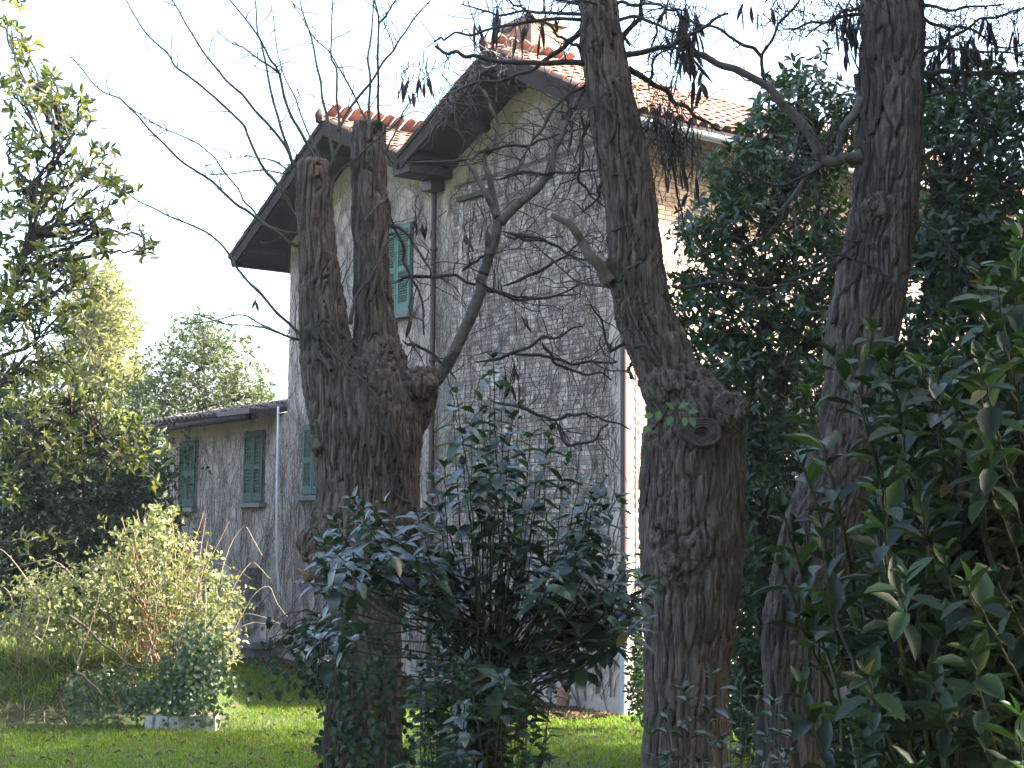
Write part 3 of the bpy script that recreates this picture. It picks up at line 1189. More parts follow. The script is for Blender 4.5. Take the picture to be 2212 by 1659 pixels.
def twigs(Q, mb, count, lmin, lmax, r, droop=0.0, up=.2, knob=True):
    for k in range(count):
        i = rng.integers(max(1, len(Q) // 8), len(Q) - 1)
        t = unit(Q[i] - Q[i - 1])
        d = unit(t * .6 + rng.normal(size=3) * .9 + np.array([0, 0, up]))
        L_ = rng.uniform(lmin, lmax)
        m = max(4, int(L_ / .05))
        pts = [Q[i]]
        for j in range(m):
            d = unit(d + rng.normal(size=3) * .28 + np.array([0, 0, -droop]))
            pts.append(pts[-1] + d * L_ / m)
        v_, f_ = tube(np.array(pts), np.linspace(r, r * .45, len(pts)), 4, False)
        mb.add(v_, f_)
        if L_ > .35 and rng.random() < .6:
            b = pts[len(pts) // 2]
            d = unit(rng.normal(size=3) + d)
            v_, f_ = tube(np.array([b, b + d * L_ * .2, b + unit(d + rng.normal(size=3) * .4) * L_ * .4]), np.linspace(r * .6, r * .35, 3), 3, False)
            mb.add(v_, f_)
    if knob:
        for k in range(int(len(Q) * .6)):
            i = rng.integers(1, len(Q) - 1)
            d = unit(rng.normal(size=3))
            v_, f_ = tube(np.array([Q[i], Q[i] + d * rng.uniform(.012, .035)]), [r * .9, r * .4], 4)
            mb.add(v_, f_)


# seed pods --------------------------------------------------------
pw = []
for t_ in np.linspace(0, 1, 6):
    w_ = math.sin(math.pi * (t_ * .9 + .05)) * .5
    bend = .10 * math.sin(t_ * 3.0)
    pw += [(-w_ + bend, 0.0, -t_), (bend, .16 * w_ * 2, -t_), (w_ + bend, 0.0, -t_), (bend, -.16 * w_ * 2, -t_)]
pfc = [[i * 4 + k, i * 4 + (k + 1) % 4, (i + 1) * 4 + (k + 1) % 4, (i + 1) * 4 + k] for i in range(5) for k in range(4)]
pod_me = fast_mesh('seed_pod', np.array(pw), np.array(pfc), True)
pod_me.materials.append(M['pod'])


def pods(parent, x, y, depth, n, sx=18, sy=30, L=.16, wd=.03, mb=None):
    b = np.array(base_of(parent))
    for k in range(n):
        p = at(x + rng.normal() * sx, y + rng.normal() * sy, depth + rng.normal() * .12)
        o = bpy.data.objects.new('seed_pod', pod_me)
        COL.objects.link(o)
        o.parent = parent
        l_ = L * rng.uniform(.6, 1.25)
        o.location = p - b
        o.scale = (wd * rng.uniform(.8, 1.3), wd * 1.2, l_)
        o.rotation_euler = (rng.normal() * .22, rng.normal() * .22, rng.uniform(0, 6.28))
        if mb is not None:
            v_, f_ = tube(np.array([p, p + np.array([rng.normal() * .02, 0, .05]), p + np.array([rng.normal() * .05, rng.normal() * .05, .10 + .08 * rng.random()])]), .0035, 3, False)
            mb.add(v_, f_)


def tree_root(name, label, cat, x, y, depth, group=None):
    p = at(float(x), float(y), depth)
    return thing(name, label, cat, (p[0], p[1], float(ground_h(p[0], p[1]))), group)


def root_rows(rows, ztarget=None):
    return rows


def add_stems(parent, name, paths, mat, depth, r=(.02, .012), rows=None):
    """old climbing stems that follow the front of a trunk given by its rows"""
    rr = np.array([q[:3] for q in rows], float)
    rr = rr[np.argsort(rr[:, 0])]
    for pts in paths:
        p = resample(np.array(pts, float), len(pts) * 5)
        xl, xr = np.interp(p[:, 1], rr[:, 0], rr[:, 1]), np.interp(p[:, 1], rr[:, 0], rr[:, 2])
        rad = (xr - xl) / 2
        off = np.clip((p[:, 0] - (xl + xr) / 2) / rad, -1, 1)
        dd = depth - np.sqrt(np.clip(1 - off ** 2, 0, 1)) * rad * depth / FPX * .98
        P = resample(at(p[:, 0], p[:, 1], dd), len(pts) * 10, .003)
        a, b = r[0] * rng.uniform(.6, 1.2), r[1] * rng.uniform(.5, 1.0)
        rv = np.linspace(a, b, len(P)) * (1 + .25 * perlin(P * 6))
        mb = MB()
        v_, f_ = tube(P, rv, 8)
        mb.add(v_, f_)
        for k in range(3):
            i = rng.integers(2, len(P) - 4)
            Q = P[i:i + rng.integers(6, 16)] + np.linspace(0, 1, 400)[:len(P[i:i + 6])].mean() * 0
            m_ = min(len(P) - i, int(rng.integers(6, 16)))
            Q = P[i:i + m_] + np.linspace(0, 1, m_)[:, None] * np.array([rng.normal() * .09, 0, rng.normal() * .05])
            if m_ > 3:
                v_, f_ = tube(Q, np.linspace(b * .6, b * .3, m_), 6)
                mb.add(v_, f_)
        mb.part(name, mat, parent, True)


# ---- pollarded tree with two cut prongs
D1 = 10.5
t1 = tree_root('pollarded_tree', 'thick pollarded tree with two sawn-off prongs and long whippy shoots', 'tree', 785, 1600, D1)
rows_main = [(1880, 660, 900), (1780, 690, 880), (1659, 706, 866), (1500, 712, 864), (1400, 718, 862), (1300, 716, 866), (1220, 676, 880), (1150, 672, 905), (1080, 688, 902), (1000, 684, 902),
             (940, 682, 908), (880, 690, 900), (820, 705, 880), (780, 725, 840)]
rows_l = [(1120, 700, 800, .02), (1020, 690, 798, -.05), (930, 678, 790, -.06), (860, 664, 782, -.04), (790, 654, 768, -.02), (700, 650, 748), (600, 650, 732), (500, 647, 718), (420, 643, 714), (352, 641, 704)]
rows_r = [(1150, 790, 885, .0), (1050, 796, 898, -.08), (950, 788, 900, -.10), (870, 776, 892, -.08), (790, 768, 876, -.04), (720, 766, 856), (600, 767, 839), (500, 764, 836), (400, 763, 833), (320, 763, 830), (268, 767, 828)]
rows_limb = [(940, 800, 900), (880, 850, 935), (835, 892, 944), (800, 922, 954)]
tubes = [px_tube(rows_main, D1, 60), px_tube(rows_l, D1 - .05, 40), px_tube(rows_r, D1 + .05, 40), px_tube(rows_limb, D1 + .05, 24)]
V, F = trunk_mesh(tubes, rows_main, D1, burls=[(682, 1175, 38, D1 - .15), (705, 1235, 40, D1 - .2), (905, 1125, 26, D1 - .1), (690, 960, 20, D1 - .2), (800, 1180, 50, D1 - .28), (900, 835, 38, D1 - .05)])
trunk1 = part('trunk', V, F, M['bark'], t1, True)
limb = MB()
Q = branch([(905, 870), (945, 815), (985, 755), (1015, 690), (1035, 620), (1055, 560), (1078, 480)], D1 + .15, .048, .038, limb, 12, 60)
Qa = branch([(1078, 485), (1068, 430), (1056, 380), (1047, 345), (1068, 310), (1074, 270), (1062, 235), (1040, 195)], D1 + .2, .030, .010, limb, 8, 50)
Qb = branch([(1080, 482), (1115, 445), (1160, 405), (1190, 375), (1196, 345), (1210, 300), (1228, 260), (1246, 215)], D1 + .15, .036, .014, limb, 8, 50)
Qc = branch([(1072, 470), (1045, 412), (1008, 350)], D1 + .1, .026, .016, limb, 7, 24)
limb.part('limb', M['bark_smooth'], t1, True)
z1 = lambda pts: [(x / 1.981, y / 1.981) for x, y in pts]
z3 = lambda pts: [(486.8 + x / 1.981, y / 1.981) for x, y in pts]
z5 = lambda pts: [(973.6 + x / 1.981, y / 1.981) for x, y in pts]
z6 = lambda pts: [(876.3 + x / 1.9946, 827.6 + y / 1.9946) for x, y in pts]
z7 = lambda pts: [(1460.4 + x / 1.981, y / 1.981) for x, y in pts]
shoots = [
    z1([(1300, 1450), (1230, 1380), (1100, 1250), (990, 1110), (905, 1000), (740, 935), (600, 860), (440, 750)]),
    z1([(1300, 1470), (1240, 1440), (1130, 1395), (1040, 1350), (905, 1370), (810, 1385), (720, 1360)]),
    z1([(1300, 1470), (1240, 1440), (1100, 1400), (980, 1385), (810, 1340)]),
    z1([(1285, 1060), (1180, 990), (1095, 930), (1000, 860), (880, 760), (740, 655), (600, 510), (520, 430), (405, 360), (300, 230)]),
    z1([(1290, 1000), (1170, 980), (1100, 920), (1040, 850), (960, 735), (900, 665), (820, 600), (700, 550), (540, 450), (490, 390), (440, 370)]),
    z1([(1285, 940), (1190, 790), (1130, 720), (1060, 590), (1035, 530), (900, 400), (770, 300), (720, 235), (650, 170), (590, 90), (540, 0), (520, -60)]),
    z1([(1290, 760), (1250, 690), (1220, 620), (1130, 510), (1020, 390), (940, 310), (865, 210), (800, 110), (740, 0), (700, -60)]),
    z1([(1280, 720), (1250, 680), (1210, 560), (1160, 400), (1130, 240), (1110, 150), (1090, 0), (1080, -60)]),
    z1([(1370, 720), (1310, 610), (1240, 480), (1190, 310), (1170, 270), (1120, 180), (1060, 90), (985, 0), (950, -50)]),
    z1([(1390, 720), (1330, 590), (1270, 450), (1210, 300), (1180, 170), (1160, 0)]),
    z1([(1190, 310), (1110, 250), (1010, 190), (920, 130)]),
    z3([(470, 700), (430, 490), (400, 320), (370, 170), (330, 50), (310, -40)]),
    z3([(440, 740), (490, 600), (480, 460), (475, 330), (450, 200), (460, 0), (462, -50)]),
    z3([(620, 560), (580, 460), (500, 320), (450, 240), (370, 150), (300, 30), (270, -30)]),
    z3([(620, 550), (615, 480), (615, 300), (625, 150), (630, 0), (632, -60)]),
    z3([(655, 550), (655, 480), (655, 300), (655, 100), (640, 0), (635, -60)]),
    z3([(480, 560), (530, 470), (600, 380), (700, 240), (760, 150), (840, 40), (880, 0)]),
    z3([(657, 100), (700, 50), (730, 0), (750, -40)]),
    z3([(720, 700), (690, 650), (730, 560), (780, 450), (840, 360), (900, 260)]),
    z3([(440, 900), (470, 760), (600, 640), (720, 540), (830, 400)]),
    z3([(360, 760), (310, 660), (290, 700), (240, 760), (280, 860), (300, 960)]),
    z1([(1225, 745), (1110, 730), (950, 745), (820, 745)]), z1([(1240, 740), (1180, 690), (1080, 670), (950, 677)]),
]
for i, pts in enumerate(shoots):
    mb = MB()
    thick = .0135 if i in (0, 3, 5, 6, 7, 8, 14, 15, 16, 11, 12) else .009
    if i >= 20:
        thick = .007
    Q = branch(pts, D1 - .05, thick * .95, thick * .28, mb, 6, len(pts) * 8, .003, dvar=rng.uniform(-.5, .5))
    twigs(Q, mb, 5, .08, .5, .0045, knob=True)
    mb.part('shoot', M['shoot'], t1, True)
# thorny twigs around the house-side of the trunk
for pts in [z3([(760, 690), (900, 695), (1010, 685), (1030, 700)]), z3([(690, 1220), (780, 1180), (900, 1180), (1000, 1195), (1120, 1240), (1250, 1275), (1400, 1270), (1500, 1262)]),
            z3([(760, 1460), (830, 1480), (930, 1550), (990, 1610)]), z3([(1180, 990), (1280, 1020), (1400, 1040), (1466, 1080)]),
            z3([(1180, 1226), (1330, 1160), (1466, 1080), (1530, 1010)]), z3([(1010, 1160), (1060, 1130), (1110, 1085)]),
            z3([(700, 900), (760, 1080), (800, 1190), (840, 1290), (850, 1430)]), z3([(690, 960), (760, 1000), (840, 1100), (880, 1190)]),
            z5([(180, 770), (290, 740), (440, 745), (560, 735), (640, 715)]), z5([(60, 700), (150, 645), (330, 620), (440, 580), (600, 545)]),
            z5([(220, 1000), (330, 1020), (430, 1040), (530, 1100), (620, 1120)]), z5([(100, 1190), (270, 1275), (420, 1270), (560, 1210)]),
            z5([(100, 1550), (240, 1520), (390, 1450), (470, 1440), (560, 1390)]), z5([(240, 1515), (450, 1540), (600, 1550), (720, 1545)]),
            z5([(390, 1460), (440, 1540), (560, 1590), (680, 1620)]), z6([(350, 60), (440, 90), (560, 130), (640, 155), (720, 130), (810, 140), (870, 160), (970, 195)]),
            z6([(640, 155), (690, 260), (800, 250), (870, 180)])]:
    mb = MB()
    Q = branch(pts, D1 + .1, .015, .006, mb, 6, len(pts) * 9, .006, dvar=rng.uniform(-.3, .3), loose=True)
    twigs(Q, mb, 7, .15, .7, .0045, droop=.03)
    mb.part('branch', M['twig'], t1, True)
tw = MB()
for (x, y, n_p) in [(x_, y_, k_) for x_, y_, k_ in [(868, 185, 4), (890, 195, 5), (925, 175, 4), (905, 165, 3), (905, 490, 4), (925, 485, 3), (1010, 510, 5), (1040, 500, 4), (1075, 585, 4), (1120, 690, 3), (1100, 815, 5), (1115, 800, 3), (880, 700, 3), (735, 620, 2), (553, 650, 2)]]:
    pods(t1, x, y, D1, n_p, 9, 12, .13, .028, tw)
twigs(Qa, tw, 26, .2, .9, .0045, droop=.02)
twigs(Qb, tw, 26, .2, .9, .0045, droop=.02)
tw.part('twig', M['twig'], t1, kind='stuff')
# old ivy stems on the trunk
add_stems(t1, 'ivy_stem', [
    [(720, 1240), (745, 1150), (742, 1080), (760, 1000), (742, 900), (735, 800), (760, 730)],
    [(880, 1100), (868, 1040), (845, 1000), (838, 950), (800, 900), (790, 830), (820, 760)],
    [(890, 1090), (850, 1060), (860, 980), (830, 900), (800, 840), (740, 780), (690, 720), (680, 690)],
    [(860, 1240), (880, 1150), (868, 1100), (850, 1020)], [(735, 780), (725, 700), (716, 620), (722, 520), (716, 430), (722, 380)],
    [(800, 650), (820, 560), (840, 480), (835, 430), (790, 480), (800, 560)], [(756, 700), (770, 640), (800, 600), (832, 540), (842, 470)],
    [(700, 1080), (712, 1000), (700, 930), (712, 850)], [(715, 800), (690, 760), (688, 720), (700, 690), (740, 720), (790, 760)],
], M['stem_bark'], D1, (.016, .009), [q[:3] for q in rows_main[:9]] + [(900, 672, 925), (820, 656, 900), (760, 652, 870), (700, 650, 850), (500, 647, 836), (380, 643, 830), (270, 700, 828)])

# ---- middle leaning tree with cut stub
D2 = 9.0
t2 = tree_root('leaning_tree', 'tall leaning tree with a sawn-off stub and twisted ivy stems', 'tree', 1490, 1600, D2)
rows2 = [(2020, 1350, 1640), (1850, 1375, 1600), (1659, 1392, 1567), (1550, 1396, 1566), (1430, 1399, 1571), (1330, 1394, 1588), (1250, 1388, 1598), (1180, 1385, 1602), (1080, 1386, 1604), (980, 1390, 1603), (910, 1394, 1596),
         (850, 1390, 1545), (800, 1378, 1502), (750, 1360, 1482), (680, 1335, 1448), (600, 1321, 1436), (500, 1315, 1421), (400, 1303, 1408), (300, 1285, 1386), (200, 1272, 1364), (100, 1258, 1344), (0, 1254, 1326), (-90, 1250, 1310)]
stub = [(960, 1480, 1590, .0), (925, 1520, 1602, -.08), (890, 1545, 1612, -.2), (876, 1548, 1613, -.26)]
tubes = [px_tube(rows2, D2, 110), px_tube(stub, D2 - .05, 16)]
V, F = trunk_mesh(tubes, rows2, D2, burls=[(1490, 1180, 60, D2 - .18), (1515, 930, 52, D2 - .16), (1440, 840, 50, D2 - .1), (1460, 1215, 50, D2 - .2), (1330, 590, 34, D2)])
trunk2 = part('trunk', V, F, M['bark'], t2, True)


def cut_face(x, y, depth, rx, ry, nrm, parent):
    c = at(float(x), float(y), depth)
    nn = unit(np.array(nrm, float))
    a = unit(np.cross(nn, UP))
    b = np.cross(nn, a)
    ns = 44
    rings = [(1.06, -.14), (1.05, -.012), (1.0, .0)] + [(1 - .09 * k, (.0025 if k % 2 else -.002) - .003 * k * (k > 7)) for k in range(1, 11)] + [(.03, -.03)]
    VV = []
    ang = np.arange(ns) * 2 * math.pi / ns
    wob = 1 + .06 * np.sin(ang * 3 + x) + .04 * np.sin(ang * 5 + 1)
    for (k, h) in rings:
        VV.append(c + nn * h + (np.cos(ang) * wob * rx * k)[:, None] * a + (np.sin(ang) * wob * ry * k)[:, None] * b)
    FF = [[i * ns + k, i * ns + (k + 1) % ns, (i + 1) * ns + (k + 1) % ns, (i + 1) * ns + k] for i in range(len(rings) - 1) for k in range(ns)]
    part('cut_face', np.concatenate(VV), np.array(FF), M['cut'], parent, False)


cut_face(1580, 872, D2 - .335, .092, .070, (.12, -1, .40), t2)
cut_face(1516, 932, D2 - .345, .120, .085, (.02, -1, .15), t2)
mb = MB()
branch([(1318, 610), (1300, 580), (1272, 545), (1248, 505), (1222, 485), (1192, 463)], D2 - .1, .045, .016, mb, 9, 36, .006)
mb.part('broken_limb', M['dead_wood'], t2, True)
for i, pts in enumerate([z5([(590, 270), (450, 270), (280, 265), (100, 240), (0, 220), (-60, 205)]), z5([(560, 130), (480, 200), (390, 270), (250, 330), (20, 380)]), z5([(560, 85), (330, 90), (150, 130), (0, 160), (-60, 180)]),
                         z5([(560, 200), (540, 200), (450, 140), (390, 90), (300, 40), (250, 0)]), z5([(700, 20), (800, 15), (900, 30), (1010, 60)]), z5([(710, 90), (830, 85), (950, 130), (1020, 180)]),
                         z5([(740, 235), (880, 215), (960, 190), (1080, 120), (1180, 60)]), z5([(760, 290), (860, 350), (960, 430), (1080, 510), (1160, 560)]), z5([(720, 180), (800, 80), (830, 0), (850, -50)]),
                         z5([(850, 400), (870, 300), (890, 230), (1000, 200)]), z5([(620, 470), (560, 620), (550, 760), (600, 830), (660, 880)]), z5([(650, 780), (620, 860), (560, 910)]),
                         z5([(960, 500), (950, 700), (975, 850), (990, 1000)]), z5([(560, 60), (400, 55), (200, 55), (50, 20)]), z5([(560, 20), (450, 0), (380, -40)]),
                         z5([(740, 1470), (680, 1500), (640, 1390), (600, 1300)]), z5([(670, 1230), (560, 1210), (430, 1110)]), z5([(590, 350), (480, 430), (380, 560), (300, 700)]),
                         z5([(580, 380), (520, 470), (470, 500)]), z5([(930, 0), (880, 120), (860, 260)]), z5([(700, 10), (640, 20), (560, 5), (470, -20)])]):
    mb = MB()
    th = .020 if i in (0, 1, 6, 7, 8) else .012
    Q = branch(pts, D2, th, th * .4, mb, 6, len(pts) * 9, .006, dvar=rng.uniform(-.4, .6), loose=i in (9, 12, 16, 19))
    twigs(Q, mb, 9, .12, .55, .0042, droop=.02)
    mb.part('branch', M['twig'], t2, True)
tw = MB()
for (x, y, n_p, sx, sy) in [(1075, 40, 7, 8, 18), (1130, 60, 5, 10, 14), (1180, 50, 6, 10, 20), (1445, 300, 14, 16, 35), (1480, 330, 10, 18, 30), (1425, 240, 8, 14, 25), (1250, 280, 8, 14, 30), (1500, 270, 6, 14, 25), (1030, 30, 3, 8, 10), (1465, 130, 10, 10, 30)]:
    pods(t2, x, y, D2 + .1, n_p, sx, sy, .15, .028, tw)
# fine hanging twig tangle right of the trunk
for k in range(110):
    p = at(1440 + rng.normal() * 28, 250 + rng.normal() * 50, D2 + rng.normal() * .15)
    d = unit(np.array([rng.normal() * .4, rng.normal() * .3, -1.0]))
    pts = [p]
    for j in range(8):
        d = unit(d + rng.normal(size=3) * .25 + np.array([0, 0, -.1]))
        pts.append(pts[-1] + d * rng.uniform(.02, .05))
    v_, f_ = tube(np.array(pts), np.linspace(.004, .002, len(pts)), 3, False)
    tw.add(v_, f_)
tw.part('twig', M['twig'], t2, kind='stuff')
add_stems(t2, 'ivy_stem', [
    [(1330, 690), (1345, 640), (1340, 600), (1380, 570), (1420, 600), (1440, 660), (1470, 740), (1520, 830)],
    [(1320, 560), (1315, 510), (1345, 490), (1380, 470), (1400, 440)], [(1310, 320), (1330, 260), (1300, 215), (1320, 200), (1352, 215), (1340, 260), (1310, 310), (1290, 320)],
    [(1390, 1110), (1400, 1040), (1395, 980), (1410, 930), (1440, 880), (1430, 800), (1380, 740), (1345, 700)],
    [(1280, 95), (1300, 70), (1340, 75), (1362, 100)], [(1270, 110), (1300, 92), (1335, 95)], [(1350, 750), (1400, 748), (1440, 790), (1470, 850), (1500, 880)],
    [(1365, 820), (1360, 790), (1395, 770), (1440, 776)], [(1540, 1500), (1535, 1400), (1560, 1320), (1550, 1250), (1580, 1180), (1585, 1080), (1575, 1010)],
    [(1330, 640), (1350, 610), (1352, 560), (1380, 510), (1362, 470), (1370, 400), (1350, 330)], [(1420, 960), (1450, 1000), (1440, 1060), (1470, 1120)],
    [(1300, 330), (1320, 370), (1350, 380), (1385, 370)], [(1385, 400), (1370, 340), (1340, 300), (1330, 230)],
], M['stem_bark'], D2, (.017, .009), rows2)
lv = Leaves()
for (x, y, dx, dy) in z_ if False else [(1410, 895, -22, 10), (1424, 888, -5, 22), (1400, 920, -10, 18), (1455, 884, -14, -14), (1466, 880, 22, -8), (1450, 898, -8, 24), (1486, 892, 22, -4), (1490, 902, 14, 26), (1478, 900, 2, 22)]:
    p = at(float(x), float(y), D2 - .42)
    d = at(float(x + dx), float(y + dy), D2 - .46) - p
    lv.add(p, d, np.array([.1, -.9, .5]), .07, .042)
sp = thing('ivy_sprig', 'small bright green sprig of leaves on the leaning trunk below its fork', 'plant', at(1450.0, 890.0, D2 - .35))
lv.emit(sp, LF['sprig'], 20, droop=.1)
mb = MB()
branch([(1440, 930), (1445, 900), (1470, 886), (1490, 893)], D2 - .40, .005, .003, mb, 5, 14, 0)
branch([(1445, 900), (1425, 888), (1405, 896)], D2 - .40, .004, .0025, mb, 5, 10, 0)
mb.part('stem', M['stem_green'], sp)

# ---- right tree
D3 = 9.8
t3 = tree_root('rough_barked_tree', 'rough grey-barked tree on the right, leaning left towards its foot', 'tree', 1720, 1600, D3)
rows3 = [(1900, 1600, 1830), (1780, 1640, 1800), (1659, 1662, 1775), (1540, 1658, 1784), (1430, 1655, 1792), (1330, 1656, 1807), (1228, 1678, 1824), (1128, 1702, 1850), (1028, 1742, 1880), (930, 1766, 1896), (837, 1782, 1915),
         (707, 1792, 1940), (606, 1812, 1956), (454, 1842, 1976), (303, 1851, 1988), (151, 1860, 1992), (0, 1865, 1990), (-90, 1868, 1988)]
tubes = [px_tube(rows3, D3, 110)]
V, F = trunk_mesh(tubes, rows3, D3, ridge=.021, freq=21, burls=[(1900, 450, 36, D3 - .14), (1880, 560, 28, D3 - .12)])
part('trunk', V, F, M['bark_grey'], t3, True)
for i, (pts, th) in enumerate([(z7([(800, 660), (700, 685), (640, 690), (610, 650), (540, 530), (400, 390), (240, 290), (80, 230), (20, 210)]), .044),
                               (z7([(800, 420), (720, 550), (690, 640), (640, 690)]), .036), (z7([(640, 690), (540, 800), (440, 920)]), .03)]):
    mb = MB()
    Q = branch(pts, D3 - .1, th, th * .45, mb, 9, len(pts) * 9, .006)
    twigs(Q, mb, 12, .15, .6, .005)
    mb.part('limb', M['bark_smooth'], t3, True)
for i, pts in enumerate([z7([(370, 250), (250, 170), (130, 110), (60, 90)]), z7([(390, 380), (370, 250), (440, 110), (520, 0), (540, -50)]), z7([(1040, 310), (1200, 310), (1489, 315), (1560, 320)]), z7([(1040, 420), (1190, 390), (1260, 430), (1330, 520)]),
                         z7([(1040, 240), (1190, 150), (1300, 90), (1489, 45), (1560, 30)]), z7([(1040, 200), (1270, 210), (1489, 235)]), z7([(1000, 790), (1180, 750), (1340, 770), (1420, 800)]),
                         z7([(480, 1200), (680, 1130), (760, 1115), (900, 1190), (1000, 1260)]), z7([(800, 20), (700, 60), (560, 160)]), z7([(800, 60), (600, 90), (460, 120)]), z7([(1050, 20), (1200, 40), (1400, 10)]),
                         z7([(1040, 60), (1150, 120), (1260, 130), (1380, 200), (1480, 190)]), z7([(60, 90), (0, 60), (-60, 20)]), z7([(540, 540), (520, 680), (540, 760)]), z7([(640, 700), (480, 790), (330, 760), (280, 740)]),
                         z7([(0, 1230), (200, 1200), (400, 1230), (520, 1200)]), z7([(820, 850), (800, 1000), (720, 1080), (640, 1160)]), z7([(980, 930), (1100, 980), (1200, 1080)])]):
    mb = MB()
    th = .024 if i in (2,) else .013
    Q = branch(pts, D3 - .1, th, th * .45, mb, 6, len(pts) * 9, .006, dvar=rng.uniform(-.4, .4))
    twigs(Q, mb, 9, .15, .6, .0045, droop=.02)
    mb.part('branch', M['twig'], t3, True)
tw = MB()
for (x, y, n_p, sx, sy) in [(1490, 60, 26, 16, 34), (1470, 100, 14, 18, 22), (1510, 170, 6, 8, 25), (1815, 60, 16, 16, 30), (1850, 40, 8, 12, 20), (2040, 100, 12, 18, 26), (2075, 110, 14, 16, 26), (2140, 65, 8, 7, 16), (2195, 60, 4, 5, 10), (2010, 130, 8, 10, 30), (2100, 90, 6, 10, 20), (1640, 10, 5, 20, 8)]:
    pods(t3, x, y, D3, n_p, sx, sy, .19, .034, tw)
for k in range(240):        # fine twig haze at the top right
    x = rng.choice([rng.uniform(1640, 1860), rng.uniform(2000, 2212)])
    p = at(x, rng.uniform(-30, 70 if x < 1900 else 140), D3 + rng.normal() * .3)
    d = unit(rng.normal(size=3) + np.array([0, 0, -.3]))
    pts = [p]
    for j in range(7):
        d = unit(d + rng.normal(size=3) * .3)
        pts.append(pts[-1] + d * rng.uniform(.02, .055))
    v_, f_ = tube(np.array(pts), np.linspace(.004, .002, len(pts)), 3, False)
    tw.add(v_, f_)
tw.part('twig', M['twig'], t3, kind='stuff')
add_stems(t3, 'ivy_stem', [
    [(1870, 500), (1860, 420), (1872, 350), (1862, 280), (1874, 200), (1868, 100)], [(1800, 700), (1815, 640), (1850, 600), (1862, 540), (1856, 480)],
    [(1885, 290), (1900, 220), (1905, 150), (1888, 80), (1893, 10)], [(1830, 560), (1880, 530), (1900, 560), (1890, 620)], [(1870, 300), (1892, 260), (1930, 150)],
    [(1850, 160), (1866, 260), (1876, 330), (1848, 420), (1860, 470)], [(1800, 860), (1830, 780), (1850, 720), (1880, 690), (1940, 740), (1960, 790)],
    [(1765, 1100), (1800, 1000), (1812, 900), (1850, 840)],
], M['stem_bark'], D3, (.02, .011), rows3)

# ------------------------------------------------------------------ evergreen trees and shrubs
def simple_tree(name, label, trunk_xy, depth, blobs, per, L, W, mats, k=6, nobj=0, depth_r=.6, up=.5, small=False, trunk_r=.09, group=None, bark='twig', power=2.4, spread=.9, droop=.2, limbs=True, cat='tree', cull=None):
    x, y = trunk_xy
    p = at(float(x), float(y), depth)
    root = thing(name, label, cat, (p[0], p[1], float(ground_h(p[0], p[1]))), group)
    base = np.array([p[0], p[1], float(ground_h(p[0], p[1]))])
    mb = MB()
    top = at(float(np.mean([b[0] for b in blobs])), float(np.percentile([b[1] for b in blobs], 30)), depth)
    Pt = resample(np.array([base, base * .6 + p * .4, p, p * .5 + top * .5, top]), 30, .02)
    v_, f_ = tube(Pt, np.linspace(trunk_r, trunk_r * .15, 30), 9)
    mb.add(v_, f_)
    mb.part('trunk', M[bark], root, True)
    C, O = crown_clusters(blobs, per, depth_r, power)
    if limbs:
        mb = MB()
        for (bx_, by_, rx, ry, dp) in blobs:
            c = at(float(bx_), float(by_), dp)
            i = np.argmin(np.linalg.norm(Pt - (c - np.array([0, 0, .5])), axis=1))
            Q = resample(np.array([Pt[i], Pt[i] * .5 + c * .5 + rng.normal(size=3) * .1, c]), 14, .015)
            v_, f_ = tube(Q, np.linspace(trunk_r * .35, trunk_r * .1, 14), 5)
            mb.add(v_, f_)
            sel = np.where(np.linalg.norm(C - c, axis=1) < max(rx, ry) * dp / FPX * 1.1)[0]
            for j in sel[:: max(1, len(sel) // 22)]:
                Q2 = resample(np.array([Q[rng.integers(6, 14)], (c + C[j]) / 2 + rng.normal(size=3) * .05, C[j]]), 7, .006)
                v_, f_ = tube(Q2, np.linspace(trunk_r * .10 + .002, .0025, 7), 3, False)
                mb.add(v_, f_)
        mb.part('limb', M[bark], root)
    lv = Leaves()
    whorls(lv, C, O, k, L, W, up=up, spread=spread)
    lv.emit(root, mats, nobj, tmpl=leaf_small() if small else None, T=SMALL_T if small else LEAF_T, droop=droop, rest_name='crown', cull=cull)
    return root


# broadleaf evergreen on the left, mostly backlit
DM = 14.5
simple_tree('broadleaf_tree', 'dark broadleaf evergreen tree filling the left edge, its leaves in whorls', (-60, 900), DM, [
    (10, 40, 35, 60, DM), (20, 90, 45, 40, DM), (30, 200, 70, 50, DM), (90, 215, 70, 45, DM), (140, 240, 50, 35, DM), (60, 170, 40, 30, DM), (150, 280, 45, 25, DM), (20, 300, 50, 40, DM), (110, 350, 60, 35, DM), (50, 420, 90, 45, DM),
    (150, 345, 35, 22, DM), (140, 420, 60, 35, DM), (215, 400, 40, 28, DM), (240, 460, 30, 30, DM), (190, 470, 60, 35, DM), (90, 500, 90, 50, DM), (60, 580, 90, 60, DM), (130, 570, 70, 50, DM), (205, 520, 35, 25, DM),
    (308, 510, 26, 26, DM), (30, 680, 90, 70, DM), (100, 680, 80, 60, DM), (40, 790, 90, 60, DM), (120, 780, 60, 60, DM), (80, 300, 40, 20, DM), (170, 205, 35, 25, DM), (190, 290, 40, 25, DM), (225, 320, 20, 15, DM), (200, 365, 50, 28, DM), (250, 420, 40, 30, DM), (225, 500, 45, 30, DM), (180, 600, 50, 45, DM), (60, 120, 35, 25, DM), (110, 160, 35, 22, DM), (320, 540, 18, 14, DM)],
    46, .12, .042, LF['magnolia'], k=7, nobj=300, depth_r=.7, trunk_r=.07, up=.35)
DL = 16.0
